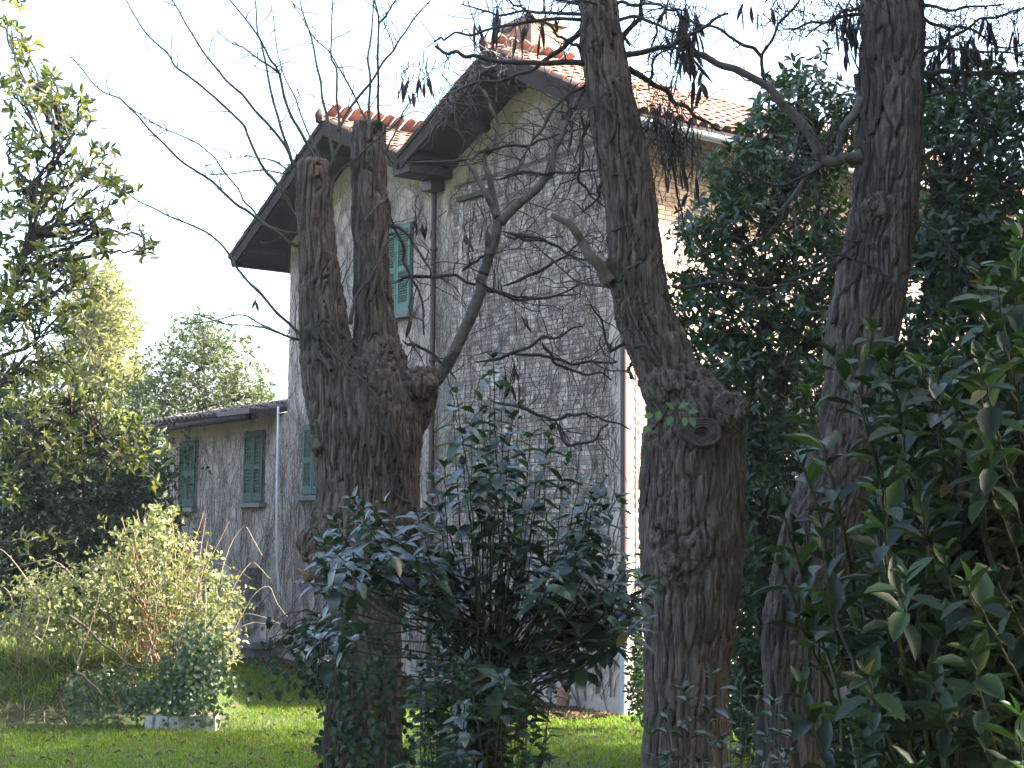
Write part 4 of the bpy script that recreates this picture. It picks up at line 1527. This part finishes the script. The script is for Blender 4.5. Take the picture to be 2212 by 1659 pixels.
simple_tree('broadleaf_tree', 'lower yellow-green evergreen lit by the sun above the scrub on the left', (-70, 1080), DL, [
    (60, 880, 80, 60, DL), (150, 850, 80, 60, DL), (110, 930, 100, 60, DL), (200, 930, 80, 60, DL), (260, 980, 70, 50, DL), (320, 1010, 45, 35, DL), (170, 1000, 70, 40, DL), (40, 970, 60, 60, DL), (20, 1060, 35, 40, DL), (80, 1170, 45, 25, DL), (280, 940, 40, 35, DL), (215, 870, 50, 40, DL)],
    46, .12, .038, LF['magnolia'], k=7, nobj=180, depth_r=.6, trunk_r=.07, up=.4)
# dark hedge trees behind
for i, (x, dp, ytop, lab) in enumerate([(30, 24, 820, 'dark hedge tree at the far left edge behind the scrub'), (150, 25, 880, 'dark hedge tree in deep shade behind the red-stemmed scrub'), (265, 26, 930, 'dark hedge tree standing next to the annex end'), (-120, 23, 700, 'dark hedge tree just beyond the left edge')]):
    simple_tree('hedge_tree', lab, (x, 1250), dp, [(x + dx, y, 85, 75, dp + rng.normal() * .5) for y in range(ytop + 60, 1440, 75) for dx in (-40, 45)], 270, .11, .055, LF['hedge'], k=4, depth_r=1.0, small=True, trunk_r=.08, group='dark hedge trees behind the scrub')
# far trees
simple_tree('conifer', 'pale feathery conifer far behind the left broadleaf tree', (225, 900), 42, [
    (230, 610, 30, 50, 42), (215, 680, 50, 60, 42), (250, 700, 45, 60, 42), (190, 760, 55, 70, 42), (250, 780, 50, 70, 42), (210, 850, 70, 60, 42), (265, 840, 40, 50, 42), (170, 680, 40, 60, 42), (140, 800, 40, 60, 42), (255, 650, 25, 40, 42), (180, 600, 30, 50, 42)],
    420, .30, .016, LF['conifer'], k=6, depth_r=1.2, small=True, trunk_r=.18, up=.4, limbs=True)
simple_tree('tree', 'small-leaved airy tree showing above the annex roof', (420, 960), 38, [
    (420, 740, 70, 40, 38), (480, 760, 60, 40, 38), (360, 800, 70, 50, 38), (440, 820, 80, 60, 38), (520, 830, 55, 45, 38), (330, 860, 60, 45, 38), (560, 850, 35, 30, 38), (400, 890, 80, 50, 38), (300, 890, 50, 50, 38), (430, 700, 30, 25, 38), (500, 880, 70, 35, 38)],
    560, .13, .06, LF['olive'], k=5, depth_r=1.2, small=True, trunk_r=.12, power=3.2)
simple_tree('tree', 'dense dark tree behind the outer end of the annex roof', (310, 1000), 34, [
    (300, 900, 50, 60, 34), (330, 960, 50, 60, 34), (290, 1000, 60, 60, 34), (340, 1050, 50, 80, 34), (290, 1110, 60, 80, 34)], 260, .14, .06, LF['hedge'], k=5, depth_r=1.0, small=True, trunk_r=.12)

# evergreen in front of the sunny side
D4 = 13.5
simple_tree('evergreen_tree', 'glossy-leaved evergreen tree between the two right trunks before the sunny wall', (1640, 1150), D4, [
    (1740, 180, 65, 50, D4), (1700, 250, 90, 70, D4), (1770, 260, 70, 80, D4), (1640, 290, 55, 50, D4), (1610, 400, 80, 70, D4), (1700, 380, 100, 90, D4), (1540, 480, 55, 70, D4), (1620, 520, 90, 90, D4), (1710, 540, 80, 90, D4), (1510, 590, 50, 70, D4), (1580, 650, 80, 80, D4),
    (1670, 680, 90, 80, D4), (1520, 700, 50, 70, D4), (1600, 780, 80, 70, D4), (1700, 800, 70, 90, D4), (1650, 900, 60, 80, D4), (1720, 930, 50, 70, D4), (1650, 1050, 50, 90, D4), (1690, 1150, 50, 90, D4), (1640, 1230, 45, 90, D4), (1650, 1380, 40, 90, D4), (1480, 640, 30, 40, D4), (1800, 360, 60, 80, D4), (1830, 250, 40, 60, D4), (1830, 560, 50, 80, D4), (1760, 740, 60, 70, D4), (1450, 700, 40, 60, D4), (1480, 800, 50, 60, D4), (1610, 960, 45, 80, D4), (1605, 1080, 40, 80, D4), (1610, 1320, 40, 80, D4), (1600, 1450, 40, 80, D4), (1690, 1420, 50, 90, D4), (1590, 1200, 40, 80, D4), (1820, 680, 50, 70, D4), (1790, 480, 60, 80, D4), (1770, 620, 60, 80, D4), (1500, 500, 40, 50, D4), (1560, 380, 40, 50, D4), (1550, 840, 60, 60, D4)],
    112, .10, .042, LF['evergreen'], k=6, nobj=260, depth_r=.7, trunk_r=.07, up=.2, droop=.4)
D5 = 12.0
simple_tree('evergreen_tree', 'evergreen tree behind the rough trunk at the right edge, sky through its leaves', (2120, 1150), D5, [
    (2060, 200, 50, 50, D5), (2120, 200, 70, 60, D5), (2190, 210, 60, 70, D5), (2150, 290, 80, 60, D5), (2060, 300, 45, 50, D5), (2200, 380, 60, 80, D5), (2110, 390, 70, 60, D5), (2040, 420, 40, 70, D5), (2160, 500, 80, 80, D5), (2070, 540, 60, 80, D5), (2190, 640, 60, 90, D5), (2090, 670, 60, 80, D5), (2010, 640, 40, 70, D5),
    (2160, 780, 70, 80, D5), (2060, 800, 60, 70, D5), (2120, 900, 80, 80, D5), (1990, 800, 50, 80, D5), (2000, 950, 60, 80, D5), (2080, 1050, 70, 90, D5), (1950, 1100, 50, 90, D5), (1880, 1150, 40, 100, D5), (2180, 1050, 50, 100, D5), (2010, 260, 40, 60, D5), (2010, 360, 45, 60, D5), (2020, 500, 45, 60, D5), (2010, 560, 45, 60, D5), (1980, 720, 45, 60, D5), (2100, 480, 60, 60, D5), (1970, 560, 40, 70, D5), (1960, 820, 50, 70, D5), (1920, 900, 50, 80, D5), (2060, 620, 60, 70, D5), (2130, 560, 60, 60, D5), (2000, 180, 40, 50, D5)],
    165, .085, .036, LF['evergreen'], k=6, nobj=260, depth_r=.7, trunk_r=.08, up=.2, droop=.4)


simple_tree('evergreen_tree', 'dark evergreen thicket tree deep between the leaning trunk and the rough trunk', (1640, 1250), 15.5, [
    (1620 + dx, y, 60, 70, 15.5 + rng.normal() * .4) for y in range(800, 1600, 75) for dx in (0, 75, 150, 230)], 190, .11, .05, LF['hedge'], k=5, depth_r=.9, trunk_r=.06, small=True)
simple_tree('evergreen_tree', 'dark evergreen thicket tree behind the bay laurel', (2060, 1250), 14.5, [
    (1900 + dx, y, 70, 75, 14.5 + rng.normal() * .4) for y in range(950, 1600, 80) for dx in (-60, 10, 100, 200, 300)], 190, .11, .05, LF['hedge'], k=5, depth_r=.9, trunk_r=.06, small=True)


simple_tree('corner_shrub', 'narrow leafy shrub growing against the sunny corner of the house', (1392, 1500), 18.2, [
    (1386, 1290, 14, 60, 18.2), (1390, 1380, 20, 60, 18.2), (1388, 1450, 24, 60, 18.2), (1384, 1510, 26, 40, 18.2), (1400, 1200, 10, 60, 18.2)], 700, .075, .036, LF['evergreen'], k=4, depth_r=.25, trunk_r=.02, cat='shrub')


def shoot_plant(root, tips, base_fn, depth_fn, mats, leafL, leafW, pair_gap, along, nobj, droop, opp=True, lift=.25, stem='stem_green', r0=.008, cull=None, fold=.25, back=.75):
    """upright stems with leaves along their upper part; tips in picture measure"""
    lv = Leaves()
    mb = MB()
    for (x, y) in tips:
        dp = depth_fn()
        tip = at(float(x), float(y), dp)
        bx_, by_, bd_ = base_fn(x, y)
        base = at(float(bx_), float(by_), bd_)
        Lr = np.linalg.norm(tip - base)
        mid = base * .45 + tip * .55 + np.array([(tip - base)[0] * .12, rng.normal() * .05, -.02 * Lr]) + rng.normal(size=3) * .03
        n = max(12, int(Lr / .03))
        Q = resample(np.array([base, mid, tip]), n)
        Q[1:-1] += rng.normal(size=(n - 2, 3)) * .002
        v_, f_ = tube(Q, np.linspace(r0, .0018, n), 5, False)
        mb.add(v_, f_)
        seg = Lr / n
        total = min(along(x, y) if callable(along) else along, Lr * .9)
        pos = 0.0
        ph = rng.uniform(0, 6.28)
        while pos < total:
            i = max(1, n - 1 - int(pos / seg))
            t = unit(Q[i] - Q[i - 1])
            a = unit(np.cross(t, np.array([.2, .3, .9]) + rng.normal(size=3) * .1))
            b = np.cross(t, a)
            size = leafL * (0.45 + .55 * min(1, pos / (leafL * 1.2))) * rng.uniform(.75, 1.2)
            for q in ((0, math.pi) if opp else (0,)):
                rd = math.cos(ph + q) * a + math.sin(ph + q) * b
                if opp:
                    rd = unit(rd * np.array([1, 1, .3]))
                ll = lift + .5 * math.exp(-pos / (leafL * .8))
                D = unit(rd + t * ll + rng.normal(size=3) * (.12 if opp else .18))
                N = unit(t * .3 + np.array([0, 0, 1.2]) - rd * .1 + rng.normal(size=3) * (.16 if opp else .25))
                lv.add(Q[i] + rd * .004, D, N, size, size * leafW / leafL * rng.uniform(.85, 1.15))
            ph += math.pi / 2 + rng.normal() * .2 if opp else 2.4
            pos += pair_gap * rng.uniform(.7, 1.3)
        if True:        # terminal pair
            for q in (0, 2.1, 4.2):
                rd = np.array([math.cos(ph + q), math.sin(ph + q), 0])
                lv.add(tip, unit(rd * .6 + unit(tip - Q[-3])), unit(rd * -.5 + np.array([0, 0, 1])), leafL * rng.uniform(.4, .8), leafW * .6)
    mb.part('stem', M[stem], root, True)
    lv.emit(root, mats, nobj, droop=droop, fold=fold, cull=cull)
    return lv


def env(xs, ys):
    return lambda x: float(np.interp(x, xs, ys))


# centre shrub
top = env([640, 660, 720, 800, 900, 940, 985, 1020, 1065, 1110, 1145, 1200, 1300, 1350, 1400], [1260, 1210, 1090, 1075, 1110, 960, 850, 900, 775, 880, 945, 960, 1030, 1090, 1220])
tips = [(1065, 775), (985, 850), (1145, 945), (1030, 945), (1000, 1005), (1095, 1000), (1180, 985), (1250, 1050), (1310, 1030), (1345, 1090), (900, 1110), (830, 1090), (765, 1080), (725, 1130), (700, 1180), (960, 1010), (1120, 880), (1058, 812), (1080, 842), (1040, 866), (980, 890), (1108, 905), (1020, 925), (1090, 945), (1190, 930), (1060, 980), (1225, 1000)]
while len(tips) < 122:
    x = rng.uniform(655, 1400)
    t_ = top(x)
    y = t_ + 30 + (rng.random() ** .8) * (1540 - t_)
    if y < 1560 and not (x < 900 and y > 1230) and not (x > 1180 and y > 1330 + (1400 - x) * .6):
        tips.append((x, y))
for k in range(30):
    x = rng.uniform(650, 900)
    tips.append((x, top(x) + 10 + rng.random() * 180))
for k in range(16):
    x = rng.uniform(1230, 1395)
    tips.append((x, top(x) + 10 + rng.random() * 200))
p0 = at(1040.0, 1659.0, 5.6)
s1 = thing('shrub', 'large glossy-leaved shrub in shade before the brick gable', 'shrub', (p0[0], p0[1], float(ground_h(p0[0], p0[1]))))
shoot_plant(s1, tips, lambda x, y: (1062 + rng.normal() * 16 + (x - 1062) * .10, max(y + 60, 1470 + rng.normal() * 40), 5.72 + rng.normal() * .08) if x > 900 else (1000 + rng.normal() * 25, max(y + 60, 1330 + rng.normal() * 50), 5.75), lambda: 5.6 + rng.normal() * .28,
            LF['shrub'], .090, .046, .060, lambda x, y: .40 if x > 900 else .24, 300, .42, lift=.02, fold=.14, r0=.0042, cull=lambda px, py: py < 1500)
mb = MB()
for (x, y) in ((1062, 1450), (1000, 1340), (1085, 1480), (1040, 1500), (1110, 1420)):
    Q = at(np.array([1060.0 + rng.normal() * 10, 1064, (x + 1064) / 2, x]), np.array([2080.0, 1750, (y + 1750) / 2 + 40, y]), np.full(4, 5.73))
    v_, f_ = tube(resample(Q, 24, .003), np.linspace(.020, .007, 24), 8)
    mb.add(v_, f_)
mb.part('main_stem', M['stem_green'], s1, True, kind='stuff')
# low ragged growth under it
tips = []
for k in range(95):
    x = rng.normal(1030, 85)
    tips.append((x, rng.uniform(1380, 1700)))
p0 = at(1000.0, 1659.0, 6.4)
s2 = thing('shrub', 'low ragged undergrowth at the foot of the large shrub', 'shrub', (p0[0], p0[1], float(ground_h(p0[0], p0[1]))))
shoot_plant(s2, tips, lambda x, y: (1030 + (x - 1030) * .6 + rng.normal() * 20, 2110, 5.4), lambda: 5.3 + rng.normal() * .35, LF['shrub'], .060, .032, .042, .30, 150, .4, r0=.004, fold=.16)
# small shrub bottom right
tips = [(1480, 1495), (1540, 1468), (1600, 1475), (1640, 1490), (1670, 1525), (1440, 1560), (1580, 1540), (1690, 1560), (1410, 1590), (1620, 1560), (1530, 1540), (1480, 1580), (1560, 1600), (1650, 1610), (1440, 1640), (1700, 1630), (1600, 1640), (1510, 1650)]
p0 = at(1560.0, 1659.0, 4.4)
s3 = thing('shrub', 'small leafy seedling shrub between the feet of the two right trunks', 'shrub', (p0[0], p0[1], float(ground_h(p0[0], p0[1]))))
shoot_plant(s3, tips, lambda x, y: (1560 + (x - 1560) * .4, 2290, 4.4), lambda: 4.4 + rng.normal() * .12, LF['shrub'], .064, .031, .05, .16, 160, .35, r0=.005)
# bay laurel close on the right
top = env([1680, 1700, 1750, 1850, 1900, 2000, 2060, 2100, 2160, 2212, 2300], [1260, 1120, 840, 735, 715, 800, 700, 640, 560, 420, 330])
tips = [(1885, 718), (1800, 770), (1990, 790), (1745, 860), (1712, 960), (1692, 1110), (1690, 1230), (1730, 1180), (2060, 690), (2120, 600), (2180, 520), (1950, 900), (2210, 600)]
while len(tips) < 350:
    x = rng.uniform(1680, 2330)
    t_ = top(x)
    y = t_ + 10 + rng.random() * (1700 - t_)
    if x < 1860 and rng.random() < .93:
        continue
    if x < 1980 and rng.random() < .62:
        continue
    tips.append((x, y))
for k in range(150):
    x = rng.uniform(2260, 2800)
    tips.append((x, 330 + abs(x - 2450) * .5 + rng.random() * 1500))
p0 = at(2150.0, 1659.0, 3.2)
s4 = thing('bay_laurel', 'large dark bay laurel close by, filling the lower right corner', 'shrub', (p0[0], p0[1], float(ground_h(p0[0], p0[1]))))
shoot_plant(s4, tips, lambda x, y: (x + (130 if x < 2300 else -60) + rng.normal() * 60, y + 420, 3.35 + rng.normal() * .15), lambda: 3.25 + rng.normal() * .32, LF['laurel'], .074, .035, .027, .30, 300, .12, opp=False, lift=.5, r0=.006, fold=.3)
mb = MB()
for k in range(26):
    x, y = tips[rng.integers(14, len(tips))]
    g0 = at(2150.0 + rng.normal() * 120, 2640.0, 3.4 + rng.normal() * .2)
    e0 = at(float(x + 130), float(y + 300), 3.35)
    Q = resample(np.array([g0, g0 * .5 + e0 * .5 + np.array([rng.normal() * .06, .08, -.1]), e0]), 26, .004)
    v_, f_ = tube(Q, np.linspace(.018, .006, 26), 7)
    mb.add(v_, f_)
mb.part('main_stem', M['stem_green'], s4, True, kind='stuff')
# ivy round the foot of the pollarded tree
lv = Leaves()
for k in range(760):
    x, y = rng.uniform(690, 890), 1290 + 390 * rng.random() ** .6
    if rng.random() < .22:
        x = 700 - abs(rng.normal()) * 70
        y = rng.uniform(1330, 1500)
    wdt = (x - 785) / 85.0
    dpt = D1 - .35 - .28 * math.sqrt(max(0, 1 - wdt * wdt)) - rng.random() * .12
    lv.add(at(x, y, dpt), np.array([rng.normal() * .7, -.3, -.8 + rng.normal() * .4]), np.array([rng.normal() * .5, -1, .5 + rng.normal() * .3]), rng.uniform(.03, .065), rng.uniform(.025, .05))
p0 = at(785.0, 1659.0, D1 - .5)
s5 = thing('ivy', 'dark ivy climbing the foot of the pollarded tree', 'ivy', (p0[0], p0[1], float(ground_h(p0[0], p0[1]))))
lv.emit(s5, LF['laurel'], 120, droop=.3)
mb = MB()
for k in range(16):
    x = rng.uniform(700, 860)
    branch([(x, 1760), (x + rng.normal() * 12, 1600), (x + rng.normal() * 18, 1450), (x + rng.normal() * 20, 1320)], D1 - .5, .007, .004, mb, 4, 24, .012)
for k in range(9):
    y = rng.uniform(1330, 1420)
    branch([(715, y), (660, y - 20), (610, y + 10), (575, y + 50)], D1 - .5, .005, .003, mb, 4, 18, .012)
branch([(702, 1670), (700, 1600), (706, 1560)], D1 - .9, .012, .008, mb, 5, 12, .006)
mb.part('ivy_stem', M['twig'], s5)

# scrub on the bank, lit from the right
DB = 18.6
p0 = at(330.0, 1500.0, DB)
bush = thing('scrub', 'tangled scrub with reddish stems, sunlit on the low bank', 'shrub', (p0[0], p0[1], float(ground_h(p0[0], p0[1]))))
blobs = [(190, 1290, 120, 70, DB), (310, 1190, 70, 70, DB), (400, 1250, 80, 80, DB), (430, 1360, 80, 80, DB), (490, 1290, 45, 50, DB), (300, 1330, 130, 70, DB), (90, 1290, 80, 60, DB), (60, 1350, 70, 40, DB), (150, 1370, 80, 40, DB), (340, 1130, 35, 50, DB), (480, 1400, 40, 60, DB), (250, 1250, 60, 60, DB)]
C, O = crown_clusters(blobs, 480, .8)
lv = Leaves()
whorls(lv, C, O, 4, .062, .034, up=.3)
lv.emit(bush, LF['bush'], 0, T=LEAF_T, droop=.2, rest_name='foliage')
for nm, cnt, m_ in (('red_stem', 42, 'stem_red'), ('bramble_stem', 70, 'straw_stem')):
    for k in range(cnt):
        mb = MB()
        if nm == 'red_stem':
            b = (rng.normal(330, 40), 1430)
            t_ = (b[0] + rng.normal() * 60 - 20, rng.uniform(1100, 1300))
            branch([b, ((b[0] + t_[0]) / 2 + rng.normal() * 8, (b[1] + t_[1]) / 2), t_], DB + rng.normal() * .4, .010, .004, mb, 4, 16, .006)
        else:
            b = (rng.uniform(20, 480), rng.uniform(1380, 1450))
            t_ = (b[0] + rng.normal() * 110, rng.uniform(1190, 1450))
            branch([b, ((b[0] + t_[0]) / 2 + rng.normal() * 20, min(b[1], t_[1]) - 20 + rng.normal() * 20), t_], DB + rng.normal() * .5, .008, .003, mb, 4, 18, .01)
        mb.part(nm, M[m_], bush)
mb = MB()
branch([(350, 1445), (400, 1400), (440, 1360), (500, 1290)], DB - .6, .022, .010, mb, 7, 30, .01)
branch([(150, 1330), (220, 1390), (280, 1430), (350, 1450)], DB - .8, .018, .010, mb, 7, 30, .01)
branch([(165, 1455), (200, 1480), (225, 1500)], DB - .9, .02, .012, mb, 6, 16, .006)
mb.part('fallen_branch', M['dead_wood'], bush, True)
# ivy over the bank edge and the stub of wall
lv = Leaves()
for k in range(2900):
    q = rng.random()
    if q < .62:
        x, y = rng.normal(425, 32), rng.normal(1450, 48)
        dp = 17.95 - .22 * math.cos((x - 425) / 60) + rng.normal() * .12
    else:
        x, y = 400 - 260 * rng.random() ** 1.3, 1500 + rng.normal() * 30
        dp = 18.15 - rng.random() * .3
    y = min(y, 1562)
    lv.add(at(x, y, dp), np.array([rng.normal() * .7, -.35, -.7 + rng.normal() * .4]), np.array([.3 + rng.normal() * .5, -.9 + rng.normal() * .3, .6 + rng.normal() * .3]), rng.uniform(.035, .075), rng.uniform(.03, .06))
p0 = at(430.0, 1560.0, 17.8)
iv = thing('ivy', 'ivy hanging over the low white wall below the scrub', 'ivy', (p0[0], p0[1], float(ground_h(p0[0], p0[1]))))
lv.emit(iv, LF['ivy'], 150, droop=.2)
lw = at(300.0, 1570.0, 17.85)
lowall = thing('low_wall', 'stub of low whitewashed wall, stained, under the hanging ivy', 'wall', (lw[0], lw[1], 0.0))
xs = np.linspace(lw[0] + .06, lw[0] + .92, 4)
for k in range(3):
    mb = MB()
    mb.box((xs[k] + .006, lw[1] + rng.normal() * .012, -.15), (xs[k + 1] - xs[k] - .012, 0, 0), (0, .32, 0), (0, 0, .34))
    mb.part('block', M['whitewash'], lowall)

# ------------------------------------------------------------------ tall evergreens standing right of the view (they keep the trunks in shade), and three added to block light
for i, (x, y, h, lab) in enumerate([(7.6, 8.6, 12.5, 'tall evergreen standing outside the right edge, nearer the camera'), (8.2, 12.2, 13.0, 'tall evergreen standing outside the right edge, nearer the house'), (6.2, 4.6, 10.0, 'tall evergreen standing outside the right edge beside the camera'), (4.5, -3.5, 12.0, 'tall evergreen added unseen behind the camera on the right to dim the sky light'), (-.5, -6.0, 12.0, 'tall evergreen added unseen straight behind the camera to dim the sky light'), (11.0, 15.2, 10.5, 'thin evergreen added outside the right edge to dapple the lawn with shade')]):
    zb = float(ground_h(x, y))
    root = thing('tall_evergreen', lab, 'tree', (x, y, zb), 'tall evergreens outside the right edge')
    v_, f_ = tube(resample(np.array([[x, y, zb - .2], [x + .1, y, zb + h * .5], [x, y, zb + h]]), 20), np.linspace(.25, .04, 20), 10)
    part('trunk', v_, f_, M['twig'], root, True)
    n = 12500 if i < 5 else 1500  # last tree is added to dapple the lawn, so its crown is sparse
    zz = rng.random(n)
    rad = (2.7 if i < 5 else 1.9) * np.sqrt(np.clip(np.sin(np.pi * (.1 + .86 * zz)), 0, 1))
    v = unit(rng.normal(size=(n, 3)))
    rr = rad * rng.random(n) ** .45
    an = rng.random(n) * 6.283
    C = np.stack([x + rr * np.cos(an), y + rr * np.sin(an), zb + 1.2 + zz * (h - .8)], 1)
    lv = Leaves()
    whorls(lv, C, v, 4, .24, .12, up=.3)
    lv.emit(root, LF['evergreen'], 0, tmpl=leaf_small(), T=SMALL_T, rest_name='crown')

for i, (x, y, h, w_, lab) in enumerate([(13.5, 23.0, 4.4, 2.2, 'rounded hedge tree beyond the right edge, nearest the house side'), (17.5, 21.0, 4.6, 2.4, 'rounded hedge tree beyond the right edge, second from the house'), (15.5, 29.0, 4.6, 2.6, 'rounded hedge tree beyond the right edge, behind the others'), (21.5, 25.0, 4.8, 2.8, 'rounded hedge tree beyond the right edge, farthest to the right')]):
    zb = float(ground_h(x, y))
    root = thing('hedge_tree', lab, 'tree', (x, y, zb), 'rounded hedge trees beyond the right edge')
    v_, f_ = tube(resample(np.array([[x, y, zb - .2], [x + .1, y, zb + h * .5], [x, y, zb + h * .9]]), 12), np.linspace(.14, .03, 12), 8)
    part('trunk', v_, f_, M['twig'], root, True)
    n = 2600
    v = unit(rng.normal(size=(n, 3)))
    C = np.array([x, y, zb + h * .52]) + v * (rng.random(n) ** .4)[:, None] * np.array([w_, w_, h * .5])
    lv = Leaves()
    whorls(lv, C, v, 4, .15, .075, up=.3)
    lv.emit(root, LF['hedge'], 0, tmpl=leaf_small(), T=SMALL_T, rest_name='crown')

# ------------------------------------------------------------------ grass, tall grass, fallen leaves
def scatter(n, x0, x1, y0, y1):
    X = rng.uniform(x0, x1, n)
    Y = y0 + (y1 - y0) * rng.random(n) ** 1.0
    return X, Y


def blades(name, label, X, Y, hmin, hmax, wd, mats, lean=.35, cat='grass'):
    n = len(X)
    Z = ground_h(X, Y)
    P = np.stack([X, Y, Z - .01], 1)
    d = rng.normal(size=(n, 3)) * lean
    d[:, 2] = 1
    H = rng.uniform(hmin, hmax, n)
    V, F, r_ = leaves_mesh(P, unit(d), unit(rng.normal(size=(n, 3)) * np.array([1, 1, .3])), H, np.full(n, wd) * rng.uniform(.7, 1.3, n), np.array([[-.5, 0, 0], [.5, 0, 0], [.36, .55, .10], [-.36, .55, .10], [0, 1, .38]]),
                           np.array([[0, 1, 2], [0, 2, 3], [3, 2, 4]]))
    o = part(name, V, F, mats[0], None, False, r_)
    o['kind'] = 'stuff'
    o['label'] = label
    o['category'] = cat
    return o


def in_house(X, Y):
    q = np.stack([X - CRN[0], Y - CRN[1]], 1)
    s_ = q @ U[:2]
    o_ = q @ NRM[:2]
    return (o_ < .25) & (s_ > -.2) & (o_ > -DEPTH - 1)


X, Y = scatter(260000, -8.0, 6.0, 12.5, 27)
clump = perlin(np.stack([X * .8, Y * .8, X * 0 + 2], 1))
k_ = ~in_house(X, Y) & (rng.random(len(X)) < np.clip(.85 + clump, .3, 1)) & ~((X < -4.4) & (Y > 18.2) & (Y < 24))
blades('lawn_grass', 'short green lawn grass in front of the house', X[k_], Y[k_], .03, .085, .011, LF['grass'])
X, Y = scatter(4500, -8.5, -4.3, 18.2, 22)
k_ = rng.random(len(X)) < np.clip(.5 + perlin(np.stack([X * .6, Y * .6, X * 0 + 8], 1)), .1, 1)
blades('dry_grass', 'dry straw-coloured grass on the bank at the left', X[k_], Y[k_], .10, .45, .012, LF['straw'], .6)
X, Y = scatter(9000, -8.5, -4.4, 18.5, 22)
blades('tall_grass', 'rough green tall grass on the bank at the far left', X, Y, .10, .30, .012, LF['grass'], .55)
# fallen leaves
X = np.concatenate([rng.uniform(-8, 6, 2200)])
Y = np.concatenate([rng.uniform(12.5, 27, 2200)])
k_ = ~in_house(X, Y)
X, Y = X[k_], Y[k_]
s_ = rng.uniform(-.2, 9.6, 5000)
o_ = .28 + np.abs(rng.normal(size=5000)) * .35
Q = CRN + U * s_[:, None] + NRM * o_[:, None]
X, Y = np.concatenate([X, Q[:, 0]]), np.concatenate([Y, Q[:, 1]])
n = len(X)
Z = ground_h(X, Y) + rng.uniform(.015, .05, n)
Dv = rng.normal(size=(n, 3)) * np.array([1, 1, .25])
V, F, r_ = leaves_mesh(np.stack([X, Y, Z], 1), Dv, np.array([0, 0, 1.0]) + rng.normal(size=(n, 3)) * .4, rng.uniform(.04, .09, n), rng.uniform(.03, .06, n), leaf_template(.3, .5), LEAF_T)
o = part('leaf_litter', V, F, LF['litter'][0], None, False, r_)
o['kind'] = 'stuff'
o['label'] = 'fallen brown leaves scattered on the lawn and heaped along the house'
o['category'] = 'leaves'

# ------------------------------------------------------------------ thin winter haze
hm = bpy.data.materials.new('haze_air')
hm.use_nodes = True
hn = hm.node_tree.nodes
hn.clear()
pv = hn.new('ShaderNodeVolumePrincipled')
pv.inputs['Color'].default_value = (.93, .93, 1.0, 1)
pv.inputs['Density'].default_value = 0.0005
pv.inputs['Anisotropy'].default_value = 0.2
ho = hn.new('ShaderNodeOutputMaterial')
hm.node_tree.links.new(pv.outputs[0], ho.inputs['Volume'])
mb = MB()
mb.box((-60, -30, -1.6), (120, 0, 0), (0, 110, 0), (0, 0, 19.0))
hz = mb.part('haze', hm, None, kind='stuff')
hz['label'] = 'thin pale haze in the air of the garden'
hz['category'] = 'haze'
